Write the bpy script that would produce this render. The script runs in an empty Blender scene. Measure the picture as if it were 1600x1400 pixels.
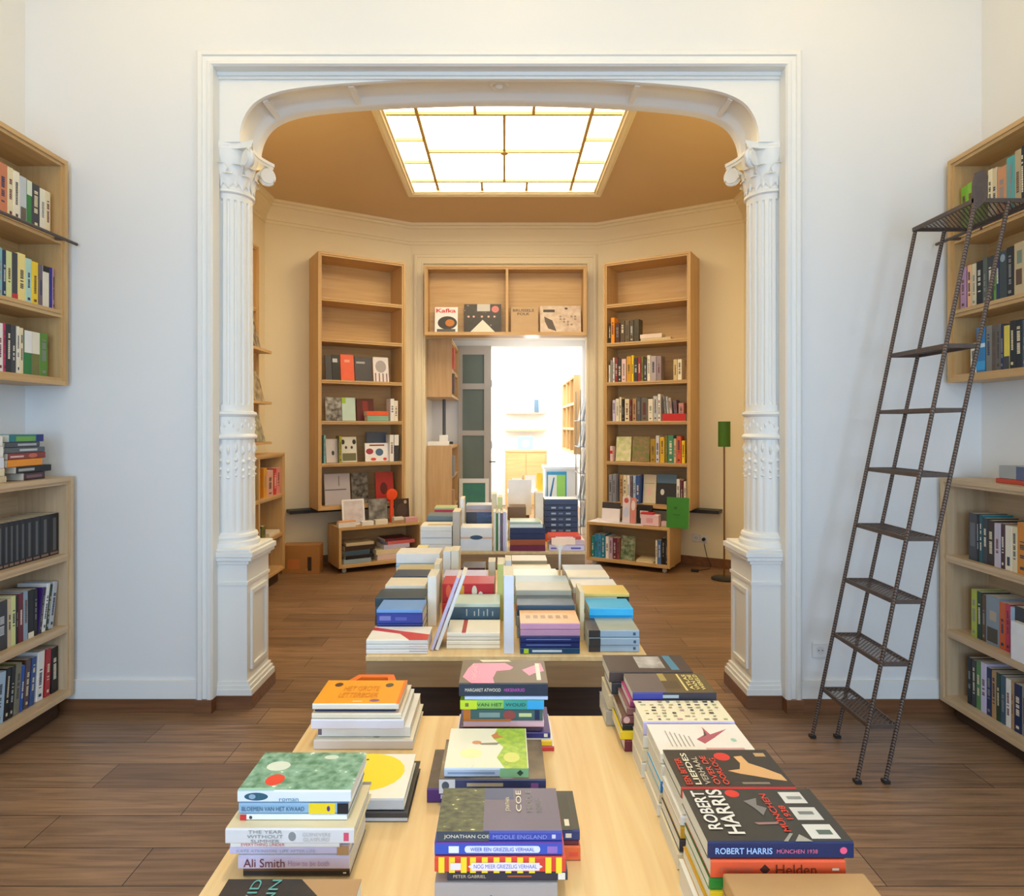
import bpy, math, random
from mathutils import Matrix, Vector

random.seed(7)
S = bpy.context.scene
COL = S.collection
R = math.radians

# ------------------------------------------------------------------ camera, exposure, lights
FPX, CX, CY, EYE = 1000.0, 788.0, 667.0, 1.5          # focal length and vanishing point in the 1600x1400 frame
cam_data = bpy.data.cameras.new('camera')
cam = bpy.data.objects.new('camera', cam_data)
COL.objects.link(cam)
cam_data.sensor_width = 36
cam_data.lens = 36 * FPX / 1600
cam_data.shift_x = (800 - CX) / 1600
cam_data.shift_y = (CY - 700) / 1600
cam_data.clip_start = 0.05
cam.location = (0, 0, EYE)
cam.rotation_euler = (R(90), 0, 0)
S.camera = cam

S.view_settings.view_transform = 'Standard'
S.view_settings.look = 'None'
S.view_settings.gamma = 1
S.view_settings.use_curve_mapping = False
S.view_settings.exposure = -0.12

world = bpy.data.worlds.new('world')
S.world = world
world.use_nodes = True
world.node_tree.nodes['Background'].inputs[0].default_value = (0.75, 0.85, 1, 1)
world.node_tree.nodes['Background'].inputs[1].default_value = 0.3

def area(name, loc, rot, sx, sy, power, color, spread=180):
    l = bpy.data.lights.new(name, 'AREA')
    l.shape = 'RECTANGLE'
    l.size, l.size_y, l.energy, l.color = sx, sy, power, color
    l.spread = R(spread)
    o = bpy.data.objects.new(name, l)
    COL.objects.link(o)
    o.location, o.rotation_euler = loc, rot
    return o

def bulb(name, loc, power, color, radius=0.12):
    l = bpy.data.lights.new(name, 'POINT')
    l.energy, l.color, l.shadow_soft_size = power, color, radius
    o = bpy.data.objects.new(name, l)
    COL.objects.link(o)
    o.location = loc
    return o

COOL, WARM, DAY = (0.46, 0.69, 1.0), (1.0, 0.75, 0.40), (1.0, 0.97, 0.92)
area('daylight_street_window', (-1.2, -3.3, 1.75), (R(90), 0, R(0)), 1.3, 2.3, 106, COOL)
area('daylight_street_window', (1.2, -3.3, 1.75), (R(90), 0, R(0)), 1.3, 2.3, 106, COOL)
area('daylight_side_window', (2.44, 0.2, 1.9), (R(90), 0, R(90)), 1.1, 2.0, 26, COOL)
for lx, ly in ((-1.6, 2.3), (0.0, 2.3), (1.6, 2.3)):
    bulb('pendant_bulb', (lx, ly, 3.92), 13, (1.0, 0.72, 0.26), 0.12)
bulb('pendant_bulb', (0, -0.6, 3.6), 18, WARM, 0.12)
sp = bpy.data.lights.new('table_fill_spot', 'SPOT')  # unseen spot, added to brighten the table tops and book covers
sp.energy, sp.color, sp.spot_size, sp.spot_blend, sp.shadow_soft_size = 125, (1.0, 0.86, 0.62), R(48), 0.9, 0.1
so = bpy.data.objects.new('table_fill_spot', sp)
COL.objects.link(so)
so.location = (0, 0.5, 3.95)
so.rotation_euler = (R(16), 0, 0)
SKY_STRENGTH = 8.5
for lx in (-1.75, 1.75):
    bulb('back_room_fill_bulb', (lx, 4.3, 2.9), 15, (1.0, 0.77, 0.36), 0.12)  # unseen warm fill, added for golden walls and floor in the back room
area('far_room_daylight', (0.3, 10.6, 3.1), (0, 0, 0), 1.8, 2.6, 240, (0.95, 0.98, 1.0))
bulb('passage_bulb', (0.35, 8.2, 2.45), 9, DAY, 0.08)

# ------------------------------------------------------------------ materials
def lin(h):
    c = [int(h[i:i + 2], 16) / 255 for i in (0, 2, 4)]
    return tuple(x / 12.92 if x <= 0.04045 else ((x + 0.055) / 1.055) ** 2.4 for x in c) + (1,)

PAL = dict(white='ECE9E2', ivory='EBE2CB', cream='E4D5AE', black='1B1A1D', charcoal='3B3B3F', grey='8B8A88', silver='BEC3C8',
           navy='1C2A52', blue='2A55A8', sky='2FA4DA', cobalt='2F46B8', slate='3F5A6E', teal='1F7F8C', aqua='7FB6BC', green='2C7A36', lime='9CC238',
           darkgreen='24402E', olive='767433', mint='B3D6C4', yellow='F2CE22', gold='CC9A2C', orange='EE9420', coral='E8633C',
           red='C92A2A', maroon='6C2433', pink='F0A2B6', palepink='E9C6C4', mauve='B98FB2', purple='4F2E80', lilac='CFC6E2', brown='63452F',
           tan='B68E60', kraft='CBA56C', beige='CFBD98', peach='F0BC8C', palelime='D6DC98', paleblue='A9C6DE', greyblue='93A9B8',
           rust='A8552F', magenta='B8307E', plum='70606E', darkbrown='3A2A20')
WORD = dict(palelime='pale lime', paleblue='pale blue', darkgreen='dark green', greyblue='grey blue', darkbrown='dark brown', palepink='pale pink',
            sky='sky blue', slate='slate blue', cobalt='cobalt blue', navy='navy blue', mint='mint green')
word = lambda c: WORD.get(c, c)
_mats = {}

def new_mat(name):
    m = bpy.data.materials.new(name)
    m.use_nodes = True
    return m, m.node_tree.nodes, m.node_tree.links, m.node_tree.nodes['Principled BSDF']

def paint(hexcol, rough=0.5, metal=0.0, spec=0.5, noise=0.05, nscale=6.0, bump=0.0):
    key = ('p', hexcol, rough, metal, spec, noise, nscale, bump)
    if key in _mats:
        return _mats[key]
    m, N, L, P = new_mat('paint_' + hexcol)
    c = lin(hexcol)
    P.inputs['Roughness'].default_value = rough
    P.inputs['Metallic'].default_value = metal
    P.inputs['Specular IOR Level'].default_value = spec
    tc = N.new('ShaderNodeTexCoord')
    nz = N.new('ShaderNodeTexNoise')
    nz.inputs['Scale'].default_value = nscale
    L.new(tc.outputs['Object'], nz.inputs['Vector'])
    rp = N.new('ShaderNodeValToRGB')
    rp.color_ramp.elements[0].color = tuple(x * (1 - noise) for x in c[:3]) + (1,)
    rp.color_ramp.elements[1].color = tuple(min(1, x * (1 + noise)) for x in c[:3]) + (1,)
    L.new(nz.outputs['Fac'], rp.inputs['Fac'])
    L.new(rp.outputs['Color'], P.inputs['Base Color'])
    if bump:
        n2 = N.new('ShaderNodeTexNoise')
        n2.inputs['Scale'].default_value = nscale * 12
        L.new(tc.outputs['Object'], n2.inputs['Vector'])
        b = N.new('ShaderNodeBump')
        b.inputs['Strength'].default_value = bump
        b.inputs['Distance'].default_value = 0.002
        L.new(n2.outputs['Fac'], b.inputs['Height'])
        L.new(b.outputs['Normal'], P.inputs['Normal'])
    _mats[key] = m
    return m

def ink(c):
    return paint(PAL.get(c, c), 0.42, noise=0.07, nscale=14)

def mottled(hexes, scale=18.0, detail=6.0, rough=0.42, stretch=(1, 1, 1)):
    key = ('m', tuple(hexes), scale, stretch)
    if key in _mats:
        return _mats[key]
    m, N, L, P = new_mat('printed_picture')
    P.inputs['Roughness'].default_value = rough
    tc = N.new('ShaderNodeTexCoord')
    mp = N.new('ShaderNodeMapping')
    mp.inputs['Scale'].default_value = stretch
    nz = N.new('ShaderNodeTexNoise')
    nz.inputs['Scale'].default_value = scale
    nz.inputs['Detail'].default_value = detail
    L.new(tc.outputs['Object'], mp.inputs['Vector'])
    L.new(mp.outputs['Vector'], nz.inputs['Vector'])
    rp = N.new('ShaderNodeValToRGB')
    e = rp.color_ramp.elements
    n = len(hexes)
    for i, h in enumerate(hexes):
        pos = 0.32 + 0.36 * i / (n - 1)
        el = e[0] if i == 0 else e[1] if i == n - 1 else e.new(pos)
        el.position = pos
        el.color = lin(h)
    L.new(nz.outputs['Fac'], rp.inputs['Fac'])
    L.new(rp.outputs['Color'], P.inputs['Base Color'])
    _mats[key] = m
    return m

def wood(name, a, b, axis='X', rough=0.45, scale=1.0, bump=0.03):
    m, N, L, P = new_mat(name)
    P.inputs['Roughness'].default_value = rough
    tc = N.new('ShaderNodeTexCoord')
    mp = N.new('ShaderNodeMapping')
    st = {'X': (1.2, 22, 22), 'Y': (22, 1.2, 22), 'Z': (22, 22, 1.2)}[axis]
    mp.inputs['Scale'].default_value = tuple(s * scale for s in st)
    L.new(tc.outputs['Object'], mp.inputs['Vector'])
    nz = N.new('ShaderNodeTexNoise')
    nz.inputs['Scale'].default_value = 1.6
    nz.inputs['Detail'].default_value = 7
    nz.inputs['Distortion'].default_value = 0.6
    L.new(mp.outputs['Vector'], nz.inputs['Vector'])
    rp = N.new('ShaderNodeValToRGB')
    rp.color_ramp.elements[0].position, rp.color_ramp.elements[1].position = 0.28, 0.72
    rp.color_ramp.elements[0].color, rp.color_ramp.elements[1].color = lin(a), lin(b)
    L.new(nz.outputs['Fac'], rp.inputs['Fac'])
    L.new(rp.outputs['Color'], P.inputs['Base Color'])
    bm_ = N.new('ShaderNodeBump')
    bm_.inputs['Strength'].default_value = bump
    L.new(nz.outputs['Fac'], bm_.inputs['Height'])
    L.new(bm_.outputs['Normal'], P.inputs['Normal'])
    return m

def floor_mat():
    m, N, L, P = new_mat('brown_floor_planks')
    tc = N.new('ShaderNodeTexCoord')
    br = N.new('ShaderNodeTexBrick')
    br.offset = 0.37
    br.inputs['Scale'].default_value = 1.0
    br.inputs['Brick Width'].default_value = 1.25
    br.inputs['Row Height'].default_value = 0.19
    br.inputs['Mortar Size'].default_value = 0.0018
    br.inputs['Color1'].default_value = lin('9C7B5C')
    br.inputs['Color2'].default_value = lin('80634A')
    br.inputs['Mortar'].default_value = lin('38241A')
    L.new(tc.outputs['Object'], br.inputs['Vector'])
    mp = N.new('ShaderNodeMapping')
    mp.inputs['Scale'].default_value = (1.6, 26, 1)
    L.new(tc.outputs['Object'], mp.inputs['Vector'])
    nz = N.new('ShaderNodeTexNoise')
    nz.inputs['Scale'].default_value = 1.5
    nz.inputs['Detail'].default_value = 8
    nz.inputs['Distortion'].default_value = 0.8
    L.new(mp.outputs['Vector'], nz.inputs['Vector'])
    rp = N.new('ShaderNodeValToRGB')
    rp.color_ramp.elements[0].color = (0.62, 0.60, 0.58, 1)
    rp.color_ramp.elements[1].color = (1.25, 1.22, 1.18, 1)
    rp.color_ramp.elements[0].position, rp.color_ramp.elements[1].position = 0.3, 0.7
    L.new(nz.outputs['Fac'], rp.inputs['Fac'])
    mx = N.new('ShaderNodeMix')
    mx.data_type, mx.blend_type = 'RGBA', 'MULTIPLY'
    mx.inputs['Factor'].default_value = 1
    L.new(br.outputs['Color'], mx.inputs['A'])
    L.new(rp.outputs['Color'], mx.inputs['B'])
    L.new(mx.outputs['Result'], P.inputs['Base Color'])
    P.inputs['Roughness'].default_value = 0.38
    b = N.new('ShaderNodeBump')
    b.inputs['Strength'].default_value = 0.08
    L.new(br.outputs['Fac'], b.inputs['Height'])
    b.invert = True
    L.new(b.outputs['Normal'], P.inputs['Normal'])
    return m

def page_mat(c='EFE6CF'):
    key = ('pages', c)
    if key in _mats:
        return _mats[key]
    m, N, L, P = new_mat('page_edges')
    tc = N.new('ShaderNodeTexCoord')
    wv = N.new('ShaderNodeTexWave')
    wv.bands_direction = 'Z'
    wv.inputs['Scale'].default_value = 220
    wv.inputs['Distortion'].default_value = 1.5
    L.new(tc.outputs['Object'], wv.inputs['Vector'])
    rp = N.new('ShaderNodeValToRGB')
    k = lin(c)
    rp.color_ramp.elements[0].color = tuple(x * 0.8 for x in k[:3]) + (1,)
    rp.color_ramp.elements[1].color = k
    L.new(wv.outputs['Fac'], rp.inputs['Fac'])
    L.new(rp.outputs['Color'], P.inputs['Base Color'])
    P.inputs['Roughness'].default_value = 0.8
    _mats[key] = m
    return m

def emit_mat(name, c, strength):
    m, N, L, P = new_mat(name)
    P.inputs['Base Color'].default_value = (0.9, 0.88, 0.8, 1)
    P.inputs['Emission Color'].default_value = c
    P.inputs['Emission Strength'].default_value = strength
    return m

def glass_mat(name, c, alpha_mix=0.55):
    m, N, L, P = new_mat(name)
    P.inputs['Base Color'].default_value = lin(c)
    P.inputs['Roughness'].default_value = 0.12
    P.inputs['Transmission Weight'].default_value = alpha_mix
    P.inputs['IOR'].default_value = 1.2
    return m

WALL = paint('EAE8E3', 0.7, noise=0.015, nscale=1.2, bump=0.03)
WALLB = paint('EFE0BC', 0.7, noise=0.02, nscale=1.2, bump=0.03)
PLASTER = paint('EFEDE6', 0.5, noise=0.015, nscale=3)
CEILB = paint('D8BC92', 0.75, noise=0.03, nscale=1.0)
CEILF = paint('EDE6D6', 0.75, noise=0.02, nscale=1.0)
WHITE = paint('F2F1ED', 0.6, noise=0.01)
FLOOR = floor_mat()
BIRCH = wood('birch_plywood', 'C49A62', 'D2AE78', 'X', 0.45, bump=0.015)
BIRCHZ = wood('birch_plywood_upright', 'C49A62', 'D2AE78', 'Z', 0.45, bump=0.015)
PALE = wood('daylit_birch_plywood', 'C4A57E', 'D6BA94', 'X', 0.5, bump=0.015)  # same birch, with cool daylight on the low cases put into its colour
BIRCHZ_DAYLIT = wood('daylit_birch_plywood_upright', 'C4A57E', 'D6BA94', 'Z', 0.5, bump=0.015)
BIRCHY = wood('lit_birch_plywood_lengthwise', 'E8C083', 'F6DAA4', 'Y', 0.36)  # same birch, lightened in colour for the warm light on the tables
PLYEDGE = wood('plywood_edge', 'C0925A', 'DDB57F', 'X', 0.5, 3)
WALNUT = wood('grey_brown_wood', '8E704E', 'AE8B62', 'X', 0.5)
DARKWOOD = wood('dark_plinth_wood', '3C281B', '523824', 'X', 0.5)
SKIRT = wood('brown_skirting', '6B4428', '8A5B38', 'X', 0.45)
IRON = paint('5C4E46', 0.45, 0.25, noise=0.22, nscale=40, bump=0.1)
STEEL = paint('9A9A98', 0.35, 0.9, noise=0.05)
BLACKP = paint('232324', 0.45, noise=0.05)
PAGES = page_mat()
PAGES_W = page_mat('F0EEE6')

# ------------------------------------------------------------------ mesh building
class MB:
    def __init__(self):
        self.v, self.f, self.m = [], [], []

    def box(self, x0, y0, z0, x1, y1, z1, mi=0):
        b = len(self.v)
        self.v += [(x0, y0, z0), (x1, y0, z0), (x1, y1, z0), (x0, y1, z0), (x0, y0, z1), (x1, y0, z1), (x1, y1, z1), (x0, y1, z1)]
        for q in ((0, 3, 2, 1), (4, 5, 6, 7), (0, 1, 5, 4), (1, 2, 6, 5), (2, 3, 7, 6), (3, 0, 4, 7)):
            self.f.append(tuple(b + i for i in q))
            self.m.append(mi)
        return self

    def poly(self, pts, mi=0):
        b = len(self.v)
        self.v += [tuple(p) for p in pts]
        self.f.append(tuple(range(b, b + len(pts))))
        self.m.append(mi)
        return self

    def extrude(self, pts, d, mi=0, caps=True):
        """closed outline pts (3D), swept along vector d"""
        n, b = len(pts), len(self.v)
        self.v += [tuple(p) for p in pts] + [tuple(p[i] + d[i] for i in range(3)) for p in pts]
        for i in range(n):
            j = (i + 1) % n
            self.f.append((b + i, b + j, b + n + j, b + n + i))
            self.m.append(mi)
        if caps:
            self.f.append(tuple(b + i for i in reversed(range(n))))
            self.f.append(tuple(b + n + i for i in range(n)))
            self.m += [mi, mi]
        return self

    def grid(self, rows, mi=0, closed_u=False, closed_v=False):
        b = len(self.v)
        nr, nc = len(rows), len(rows[0])
        for r in rows:
            self.v += [tuple(p) for p in r]
        for i in range(nr if closed_v else nr - 1):
            for j in range(nc if closed_u else nc - 1):
                i2, j2 = (i + 1) % nr, (j + 1) % nc
                self.f.append((b + i * nc + j, b + i * nc + j2, b + i2 * nc + j2, b + i2 * nc + j))
                self.m.append(mi)
        return self

    def tube(self, pts, r, n=10, mi=0, cap=True):
        pts = [Vector(p) for p in pts]
        rows = []
        for i, p in enumerate(pts):
            t = (pts[min(i + 1, len(pts) - 1)] - pts[max(i - 1, 0)]).normalized()
            up = Vector((0, 0, 1)) if abs(t.z) < 0.9 else Vector((0, 1, 0))
            a = t.cross(up).normalized()
            c = t.cross(a).normalized()
            rr = r[i] if isinstance(r, (list, tuple)) else r
            rows.append([p + rr * (math.cos(2 * math.pi * k / n) * a + math.sin(2 * math.pi * k / n) * c) for k in range(n)])
        self.grid(rows, mi, closed_u=True)
        if cap:
            self.poly(list(reversed(rows[0])), mi)
            self.poly(rows[-1], mi)
        return self

    def lathe(self, prof, cx=0, cy=0, n=32, mi=0, fn=None):
        """prof: (r, z); fn(theta, r, z) may change the radius"""
        rows = []
        for r, z in prof:
            row = []
            for k in range(n):
                t = 2 * math.pi * k / n
                rr = fn(t, r, z) if fn else r
                row.append((cx + rr * math.cos(t), cy + rr * math.sin(t), z))
            rows.append(row)
        self.grid(rows, mi, closed_u=True)
        self.poly(list(reversed(rows[0])), mi)
        self.poly(rows[-1], mi)
        return self

    def build(self, name, mats, parent=None, smooth=False, bevel=0.0):
        me = bpy.data.meshes.new(name)
        me.from_pydata(self.v, [], self.f)
        for m in (mats if isinstance(mats, (list, tuple)) else [mats]):
            me.materials.append(m)
        me.polygons.foreach_set('material_index', self.m)
        if smooth:
            me.polygons.foreach_set('use_smooth', [True] * len(self.f))
        me.update()
        o = bpy.data.objects.new(name, me)
        COL.objects.link(o)
        if parent:
            o.parent = parent
        if smooth:
            bpy.context.view_layer.objects.active = o
            try:
                me.set_sharp_from_angle(angle=R(38))
            except Exception:
                pass
        if bevel:
            b = o.modifiers.new('bevel', 'BEVEL')
            b.width, b.segments, b.limit_method = bevel, 2, 'ANGLE'
        return o

def tag(o, label, cat, group=None):
    if not 4 <= len(label.split()) <= 16:
        print('LABEL', len(label.split()), label)
    o['label'], o['category'] = label, cat
    if group:
        o['group'] = group
    return o

def thing(name, label, cat, M=None, group=None):
    o = bpy.data.objects.new(name, None)
    o.empty_display_size = 0.05
    COL.objects.link(o)
    if M is not None:
        o.matrix_world = M
    return tag(o, label, cat, group)

def struct(o):
    o['kind'] = 'structure'
    return o

def px(x, y):
    """the ray of a photo point, at one metre depth"""
    return (x - CX) / FPX, (CY - y) / FPX

TEXTC = {}
def lettering(body, c, parent, place, w, h, name='title_lettering', bold=0.0):
    """flat letters fitted into w x h; place maps (tx, ty) to the parent's space"""
    key = (body, bold)
    if key not in TEXTC:
        cu = bpy.data.curves.new('letters', 'FONT')
        cu.body, cu.size, cu.resolution_u = body, 1.0, 3
        cu.offset = bold
        cu.align_x = 'CENTER' if '\n' in body else 'LEFT'
        t = bpy.data.objects.new('letters', cu)
        COL.objects.link(t)
        dg = bpy.context.evaluated_depsgraph_get()
        me = bpy.data.meshes.new_from_object(t.evaluated_get(dg))
        TEXTC[key] = ([tuple(v.co) for v in me.vertices], [tuple(p.vertices) for p in me.polygons])
        bpy.data.objects.remove(t)
        bpy.data.meshes.remove(me)
    V, F = TEXTC[key]
    x0, x1 = min(v[0] for v in V), max(v[0] for v in V)
    y0, y1 = min(v[1] for v in V), max(v[1] for v in V)
    mb = MB()
    mb.v = [place((v[0] - x0) / (x1 - x0) * w, (v[1] - y0) / (y1 - y0) * h) for v in V]
    mb.f = F
    mb.m = [0] * len(F)
    return mb.build(name, ink(c), parent)

ORD = ['first', 'second', 'third', 'fourth', 'fifth', 'sixth', 'seventh', 'eighth', 'ninth', 'tenth', 'eleventh', 'twelfth',
       'thirteenth', 'fourteenth', 'fifteenth', 'sixteenth', 'seventeenth', 'eighteenth', 'nineteenth', 'twentieth']

# ------------------------------------------------------------------ books
BOOK_LOG = []
REST = {72, 76, 77, 79, 80, 81, 83, 84, 86, 88, 89, 90, 92, 98, 101, 103, 104, 106, 113, 114, 116, 117, 119, 120, 122, 123, 125, 127, 128, 133, 136, 137, 138, 140, 141, 143, 144, 146, 147, 158, 159, 161, 165, 166, 167, 169, 170, 171, 175, 176, 177, 181, 182, 183, 184, 185, 186, 187, 188, 189, 194, 196, 197, 201, 203, 355, 356, 358, 359, 361, 366, 370, 371, 372, 373, 374, 375, 377, 378, 379, 380, 381, 382, 383, 384, 385, 386, 387, 388, 389, 390, 391, 394, 395, 396, 397, 398, 399, 400, 401, 402, 403, 405, 406, 409, 410, 411, 412, 413, 414, 417, 419, 420, 422, 423, 424, 425, 427, 428, 429, 430, 431, 435, 436, 437, 438, 439, 440, 443, 446, 448, 457, 458, 459, 460, 461, 462, 463, 464, 468, 469, 470, 471, 475, 476, 479, 480, 483, 484, 485, 486, 487, 488, 489, 490, 491, 492, 493, 494, 495, 496, 497, 508, 509, 510, 511, 512, 513, 514, 515, 517, 518, 519}
LOOSE = MB()
LOOSE_MATS = []
def book(L, W, T, c, M, label, group=None, spine=None, top=None, hard=False, art=(), pages=None, whole=False, cat='book', name='book', under=None):
    """lies flat: spine along x at y = 0 facing -y, width along y, thickness along z"""
    if name == 'book' and ('booklet' in label or 'notepad' in label):
        name = cat = 'booklet' if 'booklet' in label else 'notepad'
    th = min(0.003 if hard else 0.0012, T * 0.2)
    ch = min(0.0025, T * 0.18)
    mats, idx = [], {}

    def mi(m):
        m = ink(m) if isinstance(m, str) else m
        if m.name not in idx:
            idx[m.name] = len(mats)
            mats.append(m)
        return idx[m.name]
    base = mi(c)
    sp = mi(spine) if spine else base
    tp = mi(top) if top else base
    cv = MB()
    prof = [(ch, 0), (W, 0), (W, th), (th + ch, th), (th + ch * 0.6, T - th), (W, T - th), (W, T), (ch, T), (0, T - ch), (0, ch)]
    n = len(prof)
    cv.v = [(0, y, z) for y, z in prof] + [(L, y, z) for y, z in prof]
    for i in range(n):
        j = (i + 1) % n
        cv.f.append((i, n + i, n + j, j))
        cv.m.append(tp if i == 6 else sp if i in (7, 8, 9) else base)
    # end caps as three quads each
    for o_, rev in ((0, False), (n, True)):
        for q in ((0, 1, 2, 3), (0, 3, 4, 9), (4, 5, 6, 7), (4, 7, 8, 9)):
            q = tuple(o_ + i for i in q)
            cv.f.append(tuple(reversed(q)) if rev else q)
            cv.m.append(base)
    lay = {'top': 0, 'spine': 0}
    for a in art:
        face, shape, p, col = a
        lay[face] += 1
        e = 0.00008 * min(lay[face], 18)
        m = mi(col)
        if shape == 'rect':
            u0, u1, v0, v1 = p
            pts = [(u0, v0), (u1, v0), (u1, v1), (u0, v1)]
        elif shape == 'disc':
            u, v, ru, rv = p
            pts = [(u + ru * math.cos(2 * math.pi * k / 20), v + rv * math.sin(2 * math.pi * k / 20)) for k in range(20)]
        else:
            pts = p
        if face == 'top':
            cv.poly([(u * L, v * W, T + e) for u, v in pts], m)
        else:
            cv.poly([(u * L, -e, v * T) for u, v in pts], m)
    g = 0.004 if hard else 0.0008
    pg = pages or PAGES
    if whole:
        k = mi(pg)
        cv.box(g, th, th, L - g, W - g, T - th, k)
        no = len(BOOK_LOG)
        if no in REST:              # the smallest in the photo: part of the one mass of far books
            BOOK_LOG.append(None)
            b = len(LOOSE.v)
            LOOSE.v += [tuple(M @ Vector(v)) for v in cv.v]
            LOOSE.f += [tuple(b + i for i in f) for f in cv.f]
            for m in mats:
                if m not in LOOSE_MATS:
                    LOOSE_MATS.append(m)
            LOOSE.m += [LOOSE_MATS.index(mats[i]) for i in cv.m]
            return None
        o = cv.build(name, mats)
        BOOK_LOG.append(o)
        o.matrix_world = M
        return tag(o, label, cat, group)
    o = thing(name, label, cat, M, group)
    BOOK_LOG.append(o)
    cv.build('cover', mats, o)
    MB().box(g, th + ch * 0.5, th, L - g, W - g, T - th).build('page_block', pg, o)
    return o

def spine_text(o, body, c, L, T, u0, u1, v0=0.25, v1=0.75, name='title_lettering', bold=0.0):
    return lettering(body, c, o, lambda x, y: (u0 * L + x, -0.0012, v0 * T + y), (u1 - u0) * L, (v1 - v0) * T, name, bold)

def cover_text(o, body, c, L, W, T, u0, u1, v0, v1, name='title_lettering', bold=0.0, z=0.0014):
    """reads with the spine at the left: along +y, letter tops towards -x"""
    return lettering(body, c, o, lambda x, y: (u1 * L - y, v0 * W + x, T + z), (v1 - v0) * W, (u1 - u0) * L, name, bold)

def cover_text_flat(o, body, c, L, W, T, u0, u1, v0, v1, name='title_lettering', bold=0.0, z=0.0014):
    return lettering(body, c, o, lambda x, y: (u0 * L + x, v0 * W + y, T + z), (u1 - u0) * L, (v1 - v0) * W, name, bold)

TABLE_Z = 0.73

def stack(where, group, base_y, items, table_z=TABLE_Z, dflt_w=0.13, whole=False):
    """items bottom to top, measured off the photo: dict(x0, x1, y0 (bottom), y1 (top), c, ...) of the front spines.
    base_y: photo row where the lowest spine meets the table. Each book sits on the one below."""
    Y = (EYE - table_z) * FPX / (base_y - CY)
    z = table_z + 0.0005
    out = []
    n = len(items)
    for i, it in enumerate(items):
        it = dict(it)
        dy = it.pop('dy', 0.0)
        Yb = Y + dy
        x0, x1 = it.pop('x0'), it.pop('x1')
        if 'T' in it:
            T = it.pop('T')
        else:
            T = (it.pop('y0') - it.pop('y1')) * Yb / FPX
        L = (x1 - x0) * Yb / FPX
        W = it.pop('W', dflt_w)
        rot = it.pop('rot', 0.0)
        desc = it.pop('d', None) or word(it['c'] if isinstance(it['c'], str) else 'printed') + ' book'
        pos = 'alone' if n == 1 else 'top' if i == n - 1 else 'bottom' if i == 0 else (ORD[n - 1 - i] + ' from top' if i >= n / 2 else ORD[i] + ' from bottom')
        label = it.pop('label', None) or f'{desc}, {pos} in {where}' if n > 1 else it.pop('label', None) or f'{desc}, {where}'
        it.pop('label', None)
        M = Matrix.Translation(((x0 - CX) * Yb / FPX, Yb, z)) @ Matrix.Rotation(R(rot), 4, 'Z')
        o = book(L, W, T, it.pop('c'), M, label, group, whole=whole, **it)
        out.append((o, L, W, T))
        z += T + 0.0008
    return out

# ------------------------------------------------------------------ bookcases: local x along the front, y inwards, front at y = 0 facing -y
class Case:
    def __init__(s, ox, oy, ang):
        s.ox, s.oy, s.a = ox, oy, ang
        s.M = Matrix.Translation((ox, oy, 0)) @ Matrix.Rotation(ang, 4, 'Z')

    def x_at(s, pxx, back):
        """local x where the photo column pxx meets the plane y = back of the case"""
        dx, dy = (pxx - CX) / FPX, 1.0
        ux, uy = math.cos(s.a), math.sin(s.a)
        nx, ny = -uy, ux
        qx, qy = s.ox + nx * back, s.oy + ny * back
        # t*(dx,dy) = q + k*(ux,uy)
        det = dx * (-uy) - dy * (-ux)
        t = (qx * (-uy) - qy * (-ux)) / det
        return (t * dx - qx) * ux + (t * dy - qy) * uy

    def depth_at(s, x, back):
        return s.oy + math.sin(s.a) * x + math.cos(s.a) * back

def bookcase(name, label, case, length, depth, z0, z1, shelves, dividers=(), feet=0.0, group=None, th=0.022, mats=None):
    BIRCH, BIRCHZ = mats or (globals()['BIRCH'], globals()['BIRCHZ'])
    o = thing(name, label, 'bookcase', case.M @ Matrix.Translation((0, 0, z0)), group)
    H = z1 - z0
    t, i = th, 0.016
    for x in (0, length - t):
        mb = MB().box(x, 0, 0, x + t, depth, H)
        xi = t if x == 0 else length - t - i
        mb.box(xi, 0.01, t, xi + i, depth - 0.012, H - t)
        mb.build('side_panel', BIRCHZ, o)
    MB().box(t, 0, H - t, length - t, depth, H).box(t + i, 0.01, H - t - i, length - t - i, depth - 0.012, H - t).build('top_panel', BIRCH, o)
    MB().box(t, 0, 0, length - t, depth, t).box(t + i, 0.01, t, length - t - i, depth - 0.012, t + i).build('bottom_panel', BIRCH, o)
    MB().box(t, depth - 0.012, t, length - t, depth, H - t).build('back_panel', BIRCH, o)
    for zs in shelves:
        MB().box(t + i, 0.004, zs - z0 - 0.018, length - t - i, depth - 0.012, zs - z0).box(t + i, 0.010, zs - z0 - 0.036, length - t - i, depth - 0.012, zs - z0 - 0.0185).build('shelf', BIRCH, o)
    for xd in dividers:
        MB().box(xd - 0.014, 0.008, t + i, xd + 0.014, depth - 0.012, H - t - i).build('divider', BIRCHZ, o)
    if feet:
        MB().box(0.05, 0.05, -feet, length - 0.05, depth - 0.02, 0).build('plinth', DARKWOOD, o)
    return o

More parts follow.
